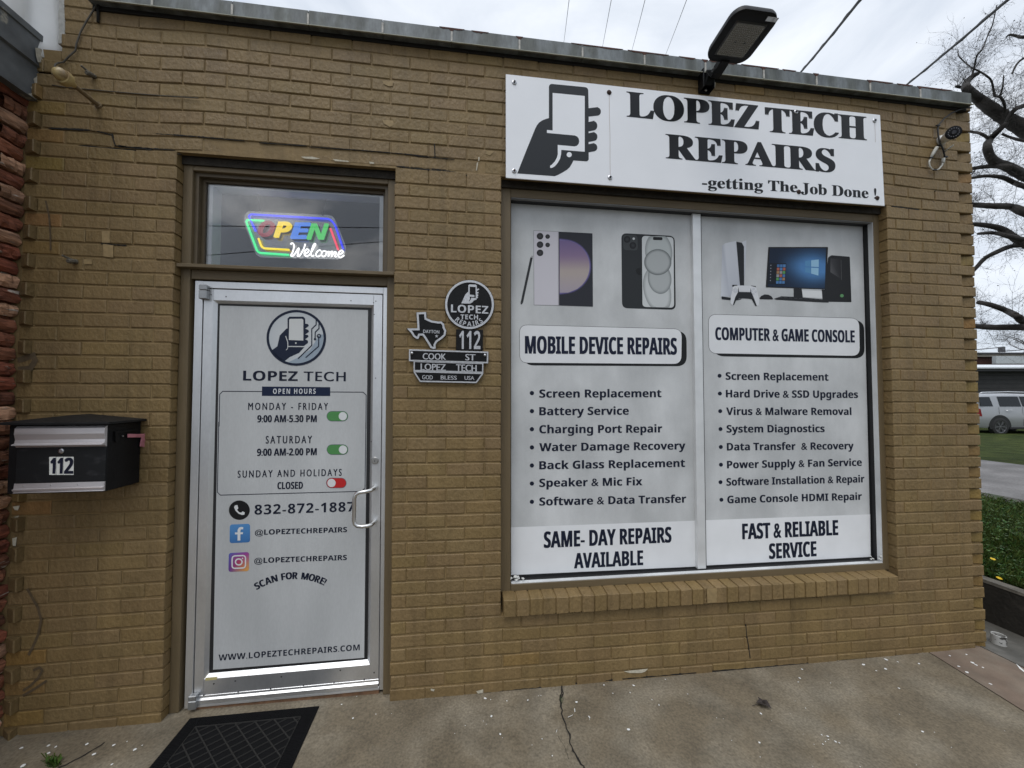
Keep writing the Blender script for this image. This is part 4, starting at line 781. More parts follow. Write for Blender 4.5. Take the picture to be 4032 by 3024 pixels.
    m = MB(); m.lathe([(.034, -.02), (.034, .050), (.031, .052), (.028, .050), (.028, .01), (0, .01)], (c[0], c[1], -.035), (.05, 0, 1), 22)
    m.build('collar', mat('chipped_white_plastic', (.42, .41, .385), .6, col2=(.04, .035, .03), ramp=(.53, .60), vs=40, bump=.002, bs=60), t, smooth=50)
    m = MB(); m.lathe([(.028, .036), (0, .0365)], (c[0] + .0025, c[1], -.035), (.05, 0, 1), 20); m.build('hole', M['dark'], t)
    c = on(3008, 2778); m = MB()                           # dry leaf
    k = 11; top = []
    for i in range(k):
        a = 2 * math.pi * i / k; rr = (.034 if i % 2 else .024) * random.uniform(.8, 1.15); top.append((c[0] + rr * math.cos(a) * 1.0, c[1] + rr * math.sin(a) * .95, c[2] + .006 + random.uniform(0, .02)))
    m.add([(c[0], c[1], c[2] + .004)] + top + [(c[0] + .3 * (q[0] - c[0]), c[1] + .3 * (q[1] - c[1]), c[2] + .013 + random.uniform(0, .008)) for q in top], [(0, 1 + k + i, 1 + k + (i + 1) % k) for i in range(k)] + [(1 + k + i, 1 + i, 1 + (i + 1) % k, 1 + k + (i + 1) % k) for i in range(k)])
    lt = empty('dry_leaf', c, 'curled dark brown dead leaf lying on the concrete', 'leaf'); m.build('blade', mat('dead_leaf', (.035, .026, .022), .8, var=.4, vs=60), lt)
    m = MB(); s = on(2962, 2780); m.tube([c + np.array([0, 0, .006]), (c + s) / 2 + np.array([0, 0, .008]), s + np.array([0, 0, .003])], .0014, 5); m.build('stem', bpy.data.materials['dead_leaf'], lt)
    # door mat
    A, B = np.array([-1.251, .004]), np.array([-.680, .007]); u = (B - A) / np.linalg.norm(B - A); v = np.array([u[1], -u[0]]); W_, H_ = np.linalg.norm(B - A), .78
    zm = lambda p: zt(p[0], p[1]); t = empty('door_mat', ((A + B)[0] / 2, -.2, 0.01), 'black ribbed rubber mat with a diamond grid in front of the door', 'door mat')
    pt = lambda a, b, h: (*(A + u * a + v * b), zm(A + u * a + v * b) + h)
    m = MB(); m.hexa([pt(0, H_, 0.001), pt(W_, H_, .001), pt(W_, 0, .001), pt(0, 0, .001), pt(.006, H_ - .006, .0065), pt(W_ - .006, H_ - .006, .0065), pt(W_ - .006, .006, .0065), pt(.006, .006, .0065)]); m.build('base', M['mat'], t)
    m = MB(); bw = .062
    def rib(a, b, w, h0, h1): 
        a, b = np.array(a), np.array(b); d = (b - a) / np.linalg.norm(b - a); nn = np.array([-d[1], d[0]]) * w
        m.hexa([pt(*(a - nn), h0), pt(*(b - nn), h0), pt(*(b + nn), h0), pt(*(a + nn), h0), pt(*(a - nn * .6), h1), pt(*(b - nn * .6), h1), pt(*(b + nn * .6), h1), pt(*(a + nn * .6), h1)])
    x = .012
    while x < W_ - .01: rib((x, .01), (x, bw - .004), .0022, .0064, .0095); x += .0075
    y = .012
    while y < H_ - .01:
        for xa, xb in ((.01, bw - .004), (W_ - bw + .004, W_ - .01)): rib((xa, y), (xb, y), .0022, .0064, .0095)
        y += .0075
    m.build('ribbed_border', M['mat'], t)
    m = MB(); lo, hi = np.array([bw, bw]), np.array([W_ - bw, H_ - bw])
    for a, b in (((lo[0], lo[1]), (hi[0], lo[1])), ((lo[0], lo[1]), (lo[0], hi[1])), ((hi[0], lo[1]), (hi[0], hi[1])), ((lo[0], hi[1]), (hi[0], hi[1]))): rib(a, b, .0018, .0064, .0105)
    for sg, st_, w in ((1, .083, .0028), (-1, .047, .0014)):
        k = -20
        while k < 40:
            pts = []; c_ = k * st_
            for X_ in (lo[0], hi[0]):
                Y_ = c_ + sg * (X_ - lo[0]) * (1.0 if sg > 0 else .72) + lo[1]
                pts.append((X_, Y_))
            (xa, ya), (xb, yb) = pts; s0, s1 = 0., 1.
            if abs(yb - ya) > 1e-6:
                ta, tb = sorted(((lo[1] - ya) / (yb - ya), (hi[1] - ya) / (yb - ya))); s0, s1 = max(s0, ta), min(s1, tb)
            if s1 - s0 > .03: rib((xa + (xb - xa) * s0, ya + (yb - ya) * s0), (xa + (xb - xa) * s1, ya + (yb - ya) * s1), w, .0064, .0105 - (.001 if sg > 0 else 0))
            k += 1
    m.build('diamond_grid', M['matline'], t)
ground()

# ================================================================== SHOP SIGN
def shop_sign():
    Y = -.022; TL, TR, BR, BL = P(1991.5, 291, Y), P(3466, 452, Y), P(3484, 811, Y), P(1992, 700, Y)
    t = empty('shop_sign', (P(2730, 560, Y)[0], 0, 3.0), 'wide white sign board with a hand and phone emblem above the display window', 'sign')
    m = MB(); m.prism([TL, TR, BR, BL], (0, .006, 0)); p = m.build('panel', M['signw'], t, bevel=.0015)
    m = MB(); m.box(.3, 2.5, -.0155, .004, 2.75, 2.79); m.box(.3, 2.5, -.0155, .004, 3.17, 3.21); m.build('batten', M['dark'], t)
    m = MB(); st = 's'
    text(m, 'LOPEZ', S1(1360, 520), S2(655, 996), S1(0, 262)[1], Y, 's', strike=.11, lay=1); text(m, 'TECH', S2(718, 1013), S2(1481, 1079), S2(0, 825)[1], Y, 's', strike=.11, lay=1)
    text(m, 'REPAIRS', S1(1760, 946), S2(1240, 1326), S1(0, 697)[1], Y, 's', strike=.11, lay=1)
    text(m, '-getting The', S2(225, 1440), S2(955, 1478), S2(0, 1358)[1], Y, 's', strike=.05, lay=1); text(m, 'Job Done !', S2(985, 1485), S2(1562, 1528), S2(0, 1404)[1], Y, 's', strike=.05, lay=1)
    m.build('lettering', M['signink'], t)
    m = MB(); arc = lambda cx, cy, rx, ry, a0, a1, n=7: [(cx + rx * math.cos(rad(a0 + (a1 - a0) * i / n)), cy + ry * math.sin(rad(a0 + (a1 - a0) * i / n))) for i in range(n + 1)]
    f = lambda x, y, x1, y1, h: [(x, y), (x1 - 30, y - h * .14)] + arc(x1 - 36, y + h * .40, 36, h * .48, -80, 80, 8) + [(x, y + h)]
    body = [(550, 533), (550, 210)] + arc(580, 214, 30, 31, 180, 275, 5) + [(915, 215)] + arc(917, 252, 36, 36, -85, 0, 5) + f(957, 432, 1083, 0, 86) + f(957, 573, 1046, 0, 97) + f(957, 688, 1047, 0, 90) + f(957, 800, 1046, 0, 84) + [(958, 945)] + arc(932, 950, 26, 26, 0, 90, 4) + [(802, 967), (790, 990), (765, 1035), (735, 1062), (690, 1090), (650, 1112), (610, 1128), (225, 1100), (320, 860), (410, 640), (428, 605), (450, 578), (480, 558), (515, 543)]
    m.add([], []); ppoly(m, S1, body, Y, 1); m.build('hand_emblem', mat('grey_sign_vinyl', (.024, .027, .031), .35, spec=.25), t)
    m = MB(); ppoly(m, S1, [(588, 275), (917, 307), (917, 878), (677, 859), (674, 905), (664, 950), (640, 992), (612, 1026), (585, 1042), (568, 1045), (561, 1035), (563, 1022), (580, 1010), (610, 978), (632, 938), (641, 905), (640, 808), (812, 824), (835, 818), (853, 800), (861, 775), (856, 745), (840, 722), (812, 711), (530, 685), (530, 655), (588, 660)], Y, 2); pcirc(m, S1, 758, 908, 26, 26, Y, 2, 26); m.build('emblem_cutout', M['signw'], t)
    m = MB(); pline(m, None, [(2399, 372), (2399.5, 450), (2402, 540), (2402, 640), (2403, 692)], 1.6, Y, 1); pline(m, None, [(3444.5, 484), (3446, 520), (3447, 560)], 1.2, Y, 1); m.build('rust_streak', mat('rust_streak', (.48, .40, .36), .6), t)
    for i, (x, y, ru) in enumerate(((2025, 324.6, 0), (2025, 673, 1), (2398.5, 364, 2), (2402, 699, 0), (3134, 440.6, 0), (3443.5, 475, 0), (3145, 755.6, 2), (3454, 780, 2))):
        c = P(x, y, Y - .0005); m = MB(); r = .0135
        m.lathe([(r, 0), (r, .0015), (r * .9, .003), (r * .62, .0045), (r * .5, .0048)], c, (0, -1, 0), 20); s = m.build('screw', M['rustscrew'] if ru == 2 else M['steel'], t, smooth=50)
        m = MB(); m.lathe([(r * .52, .004), (r * .5, .0085), (0, .009)], c, (0, -1, 0), 6); m.build('screw_head', M['rustscrew'] if ru else mat('dark_head', (.05, .05, .05), .4, .8) if 'dark_head' not in bpy.data.materials else bpy.data.materials['dark_head'], s)
shop_sign()

# ================================================================== CAST ADDRESS PLAQUE
def plaque():
    Y = -.016; t = empty('address_plaque', (P(1785, 1300)[0], 0, P(1785, 1450)[2]), 'black and silver cast metal address plaque in several pieces between door and window', 'plaque')
    def plate(name, outer, rim, mk, back=.013):
        m = MB(); m.prism([P(*PLQ(*q), Y + .003) for q in outer], (0, back, 0)); o = m.build(name, M['cast'], t, bevel=.0015)
        if rim: m = MB(); pline(m, PLQ, rim[0], rim[1], Y, 0, True); m.solidify(.003); m.build('rim', M['silver'], o, bevel=.0006)
        if mk:
            m = MB(); mk(m)
            if m.v: m.solidify(.0025); m.build('lettering', M['silver'], o)
        return o
    ci = [(1067 + 338 * math.cos(a), 482 + 338 * math.sin(a)) for a in np.linspace(0, 2 * math.pi, 56, endpoint=False)]; cr = [(1067 + 318 * math.cos(a), 482 + 318 * math.sin(a)) for a in np.linspace(0, 2 * math.pi, 56, endpoint=False)]
    c3 = P(*PLQ(1067, 482), Y)
    def mk1(m):
        text(m, 'LOPEZ', PLQ(815, 585), PLQ(1323, 606), PLQ(0, 480)[1], Y, 'b'); text(m, 'TECH', PLQ(945, 680), PLQ(1183, 684), PLQ(0, 616)[1], Y, 'b', track=1.05)
        R = np.linalg.norm(P(*PLQ(1067, 800), Y) - c3) * .985; text_arc(m, 'REPAIRS', c3, R * .94, rad(-133), rad(-50), R * .20, Y, 'b', flip=True)
    o = plate('round_plate', ci, (cr, 30), mk1)
    m = MB(); ppoly(m, PLQ, [(955, 465), (1010, 345), (1035, 318), (1050, 310), (1052, 220), (1066, 206), (1155, 210), (1166, 222), (1167, 270), (1190, 262), (1200, 275), (1168, 296), (1168, 310), (1190, 308), (1188, 328), (1168, 335), (1186, 345), (1184, 365), (1168, 368), (1184, 378), (1182, 392), (1165, 396), (1160, 415), (1125, 425), (1108, 450), (1075, 468)], Y, 0); m.solidify(.0025); m.build('emblem', M['silver'], o)
    m = MB(); ppoly(m, PLQ, [(1070, 238), (1150, 242), (1152, 392), (1090, 386), (1085, 408), (1062, 440), (1058, 432), (1074, 405), (1070, 372), (1130, 380), (1136, 362), (1128, 350), (1070, 345)], Y, 1); m.build('emblem_screen', M['cast'], o)
    tx = [(340, 585), (478, 580), (485, 665), (560, 698), (640, 710), (692, 710), (724, 745), (730, 790), (755, 838), (742, 905), (700, 945), (625, 998), (605, 1038), (612, 1082), (575, 1088), (535, 1075), (500, 1015), (455, 945), (425, 905), (390, 905), (375, 952), (345, 950), (300, 920), (270, 870), (202, 805), (355, 802)]
    tr = [(360, 602), (462, 597), (468, 676), (552, 712), (640, 726), (682, 726), (708, 752), (714, 795), (737, 840), (726, 895), (690, 930), (612, 986), (590, 1030), (594, 1068), (578, 1072), (546, 1062), (514, 1008), (468, 935), (436, 890), (380, 890), (362, 936), (350, 934), (312, 908), (284, 860), (246, 821), (374, 818)]
    def mk2(m):
        text(m, 'DAYTON', PLQ(438, 866), PLQ(655, 876), PLQ(0, 822)[1], Y, '', track=1.1, strike=.06)
        s = [(620 + (25 if i % 2 == 0 else 10) * math.sin(math.pi * i / 5), 910 - (25 if i % 2 == 0 else 10) * math.cos(math.pi * i / 5)) for i in range(10)]; ppoly(m, PLQ, s, Y)
    plate('state_plate', tx, (tr, 27), mk2)
    plate('number_plate', [(885, 817), (1252, 825), (1248, 1108), (882, 1100)], None, lambda m: text(m, '112', PLQ(925, 1085), PLQ(1215, 1088), PLQ(0, 838)[1], Y, 'b'))
    plate('street_plate', [(243, 1090), (1323, 1123), (1320, 1282), (243, 1252)], ([(252, 1099), (1314, 1132), (1311, 1272), (252, 1243)], 20), lambda m: (text(m, 'COOK', PLQ(432, 1226), PLQ(745, 1234), PLQ(0, 1142)[1], Y, '', strike=.07), text(m, 'ST', PLQ(1012, 1240), PLQ(1145, 1244), PLQ(0, 1155)[1], Y, '', strike=.07)))
    plate('name_plate', [(305, 1253), (1257, 1281), (1255, 1412), (305, 1387)], ([(314, 1255), (1248, 1284), (1246, 1405), (314, 1380)], 18), lambda m: (text(m, 'LOPEZ', PLQ(404, 1370), PLQ(742, 1380), PLQ(0, 1283)[1], Y, '', strike=.07), text(m, 'TECH', PLQ(886, 1385), PLQ(1162, 1394), PLQ(0, 1294)[1], Y, '', strike=.07)))
    plate('motto_plate', [(305, 1388), (1255, 1413), (1252, 1432), (1165, 1554), (390, 1537), (303, 1405)], ([(316, 1394), (1244, 1419), (1240, 1430), (1158, 1542), (397, 1526), (318, 1405)], 19), lambda m: (text(m, 'GOD', PLQ(424, 1497), PLQ(565, 1500), PLQ(0, 1442)[1], Y, '', strike=.05), text(m, 'BLESS', PLQ(676, 1500), PLQ(892, 1505), PLQ(0, 1446)[1], Y, '', strike=.05), text(m, 'USA', PLQ(1000, 1505), PLQ(1132, 1508), PLQ(0, 1453)[1], Y, '', strike=.05)))
    for x, y in ((283, 1142), (1277, 1170)):
        m = MB(); m.lathe([(.0075, 0), (.0075, .002), (.005, .0045), (0, .005)], P(*PLQ(x, y), Y), (0, -1, 0), 14); m.build('screw', M['steel'], t, smooth=50)
plaque()

# ================================================================== MAILBOX
def mailbox():
    yf = -.175; x0, x1, z0, z1 = -1.842, -1.484, 1.117, 1.400
    t = empty('mailbox', ((x0 + x1) / 2, 0, z0), 'black wall mailbox with silver strips, white 112 stickers and a faded red flag', 'mailbox')
    m = MB(); m.box(x0, x1, yf, -.004, z0, z1); m.build('body', M['blackpaint'], t, bevel=.003)
    m = MB(); A = [(x0 - .03, yf - .022, 1.400), (x1 + .022, yf - .022, 1.400), (x1 + .022, -.003, 1.402), (x0 - .03, -.003, 1.402)]; B = [(p[0], p[1], p[2] + .010) for p in A]
    m.add(A + B, [(0, 3, 2, 1), (0, 1, 5, 4), (1, 2, 6, 5), (2, 3, 7, 6), (3, 0, 4, 7)]); xm = -1.70; R = [(xm, -.07, 1.436), (xm, -.003, 1.437)]
    m.add([B[0], B[1], B[2], B[3]] + R, [(0, 1, 4), (1, 2, 5, 4), (3, 0, 4, 5), (2, 3, 5)]); m.build('lid', mat('ribbed_black_lid', (.010, .010, .0105), .6, spec=.25, var=.3, vs=14, bump=.001, bs=90), t, bevel=.0012)
    fx0, fx1 = x0 + .030, x1 - .0015
    m = MB(); prof = [(yf - .0015, 1.394), (yf - .010, 1.385), (yf - .012, 1.362), (yf - .007, 1.338), (yf - .010, 1.324), (yf - .020, 1.3205), (yf - .021, 1.3165), (yf - .008, 1.3145), (yf - .001, 1.306), (yf + .003, 1.306), (yf + .003, 1.394)]
    m.prism([(fx0, y, z) for y, z in prof], (fx1 - fx0, 0, 0)); m.build('hopper_lip', mat('pinkish_aluminium', (.62, .59, .59), .4, .7, var=.15, vs=8, stretch=(.3, 1, 3)), t)
    m = MB(); m.box(fx0 + .003, fx1, yf - .0035, yf, 1.160, 1.3055); d = m.build('front_door', mat('scuffed_black', (.010, .011, .012), .45, spec=.3, col2=(.032, .032, .034), ramp=(.55, .75), vs=16, stretch=(1, 1, 2)), t, bevel=.001)
    m = MB(); prof = [(yf - .004, 1.160), (yf - .006, 1.140), (yf - .012, 1.137), (yf - .011, 1.131), (yf - .005, 1.128), (yf - .008, 1.122), (yf, 1.121), (yf, 1.160)]
    m.prism([(fx0, y, z) for y, z in prof], (fx1 - fx0, 0, 0)); b = m.build('bottom_strip', bpy.data.materials['pinkish_aluminium'], t)
    m = MB()
    for i in range(4): m.lathe([(.003, 0), (.0022, .002), (0, .0025)], (fx0 + .035 + i * .098, yf - .005, 1.150), (0, -1, 0), 8)
    m.build('rivets', M['steel'], b)
    c = P(*MBX(503, 573), yf - .0035); m = MB(); m.lathe([(.0105, 0), (.0105, .003), (.008, .0045), (.005, .0045), (0, .004)], c, (0, -1, 0), 18); m.build('lock', M['steel'], t, smooth=50)
    Y = yf - .004
    for ch, a, b_ in (('1', 402, 457), ('1', 460, 516), ('2', 518, 602)):
        m = MB(); m.face([P(*MBX(*q), Y) for q in ((a, 620), (b_, 619), (b_, 767), (a, 767))][::-1]); s = m.build('number_sticker', mat('sticker_white', (.72, .72, .68), .5) if 'sticker_white' not in bpy.data.materials else bpy.data.materials['sticker_white'], d)
        m = MB(); m.col = (.012, .014, .03, 1); pad = 10 if ch == '1' else 9; text(m, ch, MBX(a + pad, 758), MBX(b_ - pad + 2, 757), MBX(0, 628)[1], Y, 'b', strike=.06, lay=1); m.build('lettering', M['print'], s)
    xs = x1 + .0035; q = lambda x, y: tuple(PX(*MBX(x, y), xs))
    m = MB(); yb = lambda y: y
    m.prism([q(935, 412), (q(1118, 392)), q(1118, 405), q(950, 428), q(958, 500), q(938, 500)], (.004, 0, 0)); m.build('flag_bracket', M['blackpaint'], t)
    m = MB(); P0 = q(1030, 432); 
    fl = [q(1030, 432), q(1110, 434), q(1175, 430), q(1207, 430), q(1200, 480), q(1182, 538), q(1160, 541), q(1130, 534), q(1142, 462), q(1030, 462)]
    m.prism([(a[0] + .004, a[1], a[2]) for a in fl], (.005, 0, 0)); m.build('flag', mat('faded_red_plastic', (.45, .17, .20), .5, var=.2, vs=20), t, bevel=.001)
    m = MB(); m.lathe([(.004, 0), (.003, .004), (0, .004)], q(1000, 450), (1, 0, 0), 10); m.build('flag_pivot', M['steel'], t)
mailbox()

# ================================================================== FLOODLIGHT
def floodlight():
    ax = P(2850, 242, -.15); A = np.array(ax); E = PX(2993, 38, A[0] + .0); ys = A[1] - E[1]; zs = E[2] - A[2]; L_ = math.hypot(ys, zs); tl = math.atan2(zs, ys)
    f = np.array([0, -math.cos(tl), math.sin(tl)]); dn = np.array([0, -math.sin(tl), -math.cos(tl)]); rt = np.array([1., 0, 0])
    wd = abs(P(2936, 243, A[1])[0] - P(2772, 205, A[1])[0]) * .985; hw = wd / 2
    print('floodlight', L_, math.degrees(tl), wd)
    t = empty('flood_light', (A[0], 0, 3.33), 'black street style floodlight on an arm above the white sign', 'floodlight')
    W = lambda a, b, c: A + f * a + rt * b + dn * c
    def rr(a0, a1, h, r, n=7):
        o = []
        for ca, cb, s in ((a1 - r, h - r, -90), (a1 - r, -h + r, 0), (a0 + r, -h + r, 90), (a0 + r, h - r, 180)):
            for i in range(n + 1): q = rad(s + 90 * i / n); o.append((ca + r * math.cos(q), cb - r * math.sin(q)))
        return o
    def loft(m, rings):
        n = len(rings[0][0]); vs = [W(a, b, c) for r, c in rings for a, b in r]
        m.add(vs, [list(range(n))[::-1], [(len(rings) - 1) * n + i for i in range(n)]] + [(k * n + i, k * n + (i + 1) % n, (k + 1) * n + (i + 1) % n, (k + 1) * n + i) for k in range(len(rings) - 1) for i in range(n)])
    m = MB(); loft(m, [(rr(.03, L_ - .03, hw - .03, .05), -.030), (rr(.004, L_ - .004, hw - .004, .055), -.020), (rr(0, L_, hw, .057), -.006), (rr(0, L_, hw, .057), .006), (rr(.010, L_ - .010, hw - .010, .050), .010)])
    hd = mat('matt_black_housing', (.006, .006, .0065), .5, spec=.25, var=.15, vs=12); m.build('housing', hd, t, smooth=40)
    m = MB(); ins = lambda d: rr(.034 + d, L_ - .048 - d, hw - .036 - d, .008, 3); loft(m, [(ins(0), .0095), (ins(.006), .0135)]); m.build('lens_frame', mat('lens_frame_black', (.022, .021, .02), .4), t)
    m = MB(); loft(m, [(ins(.008), .0132), (ins(.010), .0152)]); ls = m.build('lens', mat('milky_lens', (.20, .19, .165), .45, var=.05, vs=20), t)
    m = MB(); na, nb = 15, 13; a0, a1, b1 = .050, L_ - .066, hw - .052
    for i in range(na):
        for j in range(nb):
            c = W(a0 + (a1 - a0) * i / (na - 1), -b1 + 2 * b1 * j / (nb - 1), .0150); m.lathe([(.0048, 0), (.0030, .0024), (0, .003)], c, dn, 6)
    m.build('led_dots', mat('led_dot', (.24, .23, .20), .4), ls)
    m = MB()
    for a, b in ((L_ * .45, -.022), (L_ * .45, .03), (L_ * .16, -.012)): m.lathe([(.004, 0), (.004, .002), (0, .0022)], W(a, b, .0155), dn, 8)
    m.build('lens_screws', M['black'], ls)
    m = MB()
    for b, w in ((hw * .60, .019), (hw * .82, .014)): m.add([W(L_ - .034, b - w, .0125), W(L_ - .034, b + w, .0125), W(L_ - .014, b + w, .0115), W(L_ - .014, b - w, .0115)], [(0, 1, 2, 3)])
    m.build('sensor_window', mat('clear_sensor', (.75, .76, .78), .1, coat=1), t)
    Bk = P(2771, 330, 0); m = MB(); m.box(Bk[0] - .036, Bk[0] + .034, -.008, .001, Bk[2] - .062, Bk[2] + .055); m.box(Bk[0] - .036, Bk[0] - .030, -.05, -.008, Bk[2] - .06, Bk[2] + .05); m.box(Bk[0] + .028, Bk[0] + .034, -.05, -.008, Bk[2] - .06, Bk[2] + .05); br = m.build('bracket', hd, t, bevel=.001)
    m = MB(); m.lathe([(.009, 0), (.009, .004), (.006, .008), (0, .008)], (Bk[0] + .004, -.009, Bk[2] - .045), (0, -1, 0), 8); m.build('bolt', M['steel'], br)
    m = MB(); s = np.array([Bk[0] + .002, -.02, Bk[2] - .03]); e = W(.012, 0, -.004); mid = W(-.05, 0, .004); w = .026
    pr = [s, np.array([Bk[0] + .01, -.055, Bk[2] + .02]), (mid + s) / 2 + np.array([.01, -.02, .01]), mid, e]; vs = []
    for i, p in enumerate(pr):
        d = pr[min(i + 1, 4)] - pr[max(0, i - 1)]; d /= np.linalg.norm(d); nn = np.cross(d, rt); nn /= np.linalg.norm(nn); hh = .020 + (.004 if i == 1 else 0)
        for a, b in ((-1, -1), (1, -1), (1, 1), (-1, 1)): vs.append(p + rt * w * a + nn * hh * b)
    m.add(vs, [(0, 1, 2, 3), (19, 18, 17, 16)] + [(4 * i + j, 4 * i + 4 + j, 4 * i + 4 + (j + 1) % 4, 4 * i + (j + 1) % 4) for i in range(4) for j in range(4)]); m.build('arm', hd, t, bevel=.003)
    m = MB(); m.lathe([(.012, 0), (.012, .003), (.008, .004), (.006, .002), (0, .002)], mid - rt * .0265, (-1, 0, 0), 14); m.build('pivot_bolt', mat('dark_bolt', (.08, .08, .08), .35, .8), t)
floodlight()

# ================================================================== SECURITY CAMERA
def seccam():
    Y = -.10; c = P(*SCM(733, 462), Y); mt = P(*SCM(628, 528), -.0); t = empty('security_camera', (mt[0], 0, mt[2]), 'small white bullet security camera with a black round face on the wall', 'camera')
    ax = np.array(CAMPOS) - c; ax = ax / np.linalg.norm(ax); ax = ax + np.array([.55, .15, .35]); ax /= np.linalg.norm(ax)
    wh = mat('white_plastic', (.66, .66, .64), .4); r = .037
    m = MB(); m.lathe([(.0, -.085), (.022, -.083), (.028, -.06), (r - .004, -.02), (r, -.004), (r, .004)], c, ax, 28); m.build('body', wh, t, smooth=40)
    m = MB(); m.lathe([(r * 1.005, -.001), (r * 1.01, .0045), (r * .9, .006), (0, .0062)], c, ax, 28); f = m.build('face', mat('glossy_black', (.005, .005, .006), .35, spec=.15), t, smooth=40)
    m = MB(); u = Vector(ax).orthogonal().normalized(); w_ = Vector(ax).cross(u)
    for i in range(14): a = 2 * math.pi * i / 14; q = Vector(c) + Vector(ax) * .0062 + (u * math.cos(a) + w_ * math.sin(a)) * r * .66; m.lathe([(.003, 0), (0, .001)], q, ax, 8)
    m.build('led_ring', mat('dim_led', (.12, .12, .13), .4), f)
    m = MB(); m.lathe([(.012, .006), (.011, .009), (0, .010)], c, ax, 18); m.build('lens', mat('lens_glass', (.01, .01, .014), .05), f)
    m = MB(); m.lathe([(.030, 0), (.030, .012), (.024, .02), (0, .022)], mt, (0, -1, 0), 24); b = np.array(c) - ax * .07; m.tube([mt + np.array([0, -.015, 0]), mt + np.array([.004, -.04, .004]), b], .012, 12); m.lathe([(0, -.018), (.013, -.012), (.018, 0), (.013, .012), (0, .018)], mt + np.array([.003, -.035, .003]), (0, -1, 0), 16); m.build('mount', wh, t, smooth=40)
    k = lambda x, y, Y=-.014: P(*SCM(x, y), Y)
    m = MB(); m.tube([k(882, 258, -.02), k(850, 258), k(790, 272), k(720, 300), k(660, 345), k(615, 395), k(605, 430), k(612, 490), k(624, 545, -.02), k(648, 590, -.03), k(660, 640, -.02), k(665, 660)], .0042, 8); cb = m.build('cable', M['black'], t, smooth=True)
    m = MB()
    for q in ((604, 405), (618, 568), (668, 660), (548, 668), (580, 768)): a = k(*q, -.014); m.box(a[0] - .012, a[0] + .012, a[1] - .007, a[1] + .002, a[2] - .003, a[2] + .003)
    m.build('cable_tie', M['black'], cb)
    m = MB(); m.tube([k(600, 580, -.02), k(575, 620), k(550, 665)], [.009, .010, .0065], 10); m.tube([k(550, 668), k(535, 700), k(540, 735), k(560, 760), k(585, 768), k(615, 760), k(640, 730), k(650, 705)], .0045, 8); m.tube([k(650, 712), k(652, 672)], [.008, .009], 8); m.tube([k(655, 620, -.02), k(700, 588, -.05), k(735, 562, -.07)], [.006, .005, .0035], 8)
    m.build('white_lead', mat('dirty_white_lead', (.52, .51, .46), .5, var=.2, vs=40), t, smooth=True)
seccam()

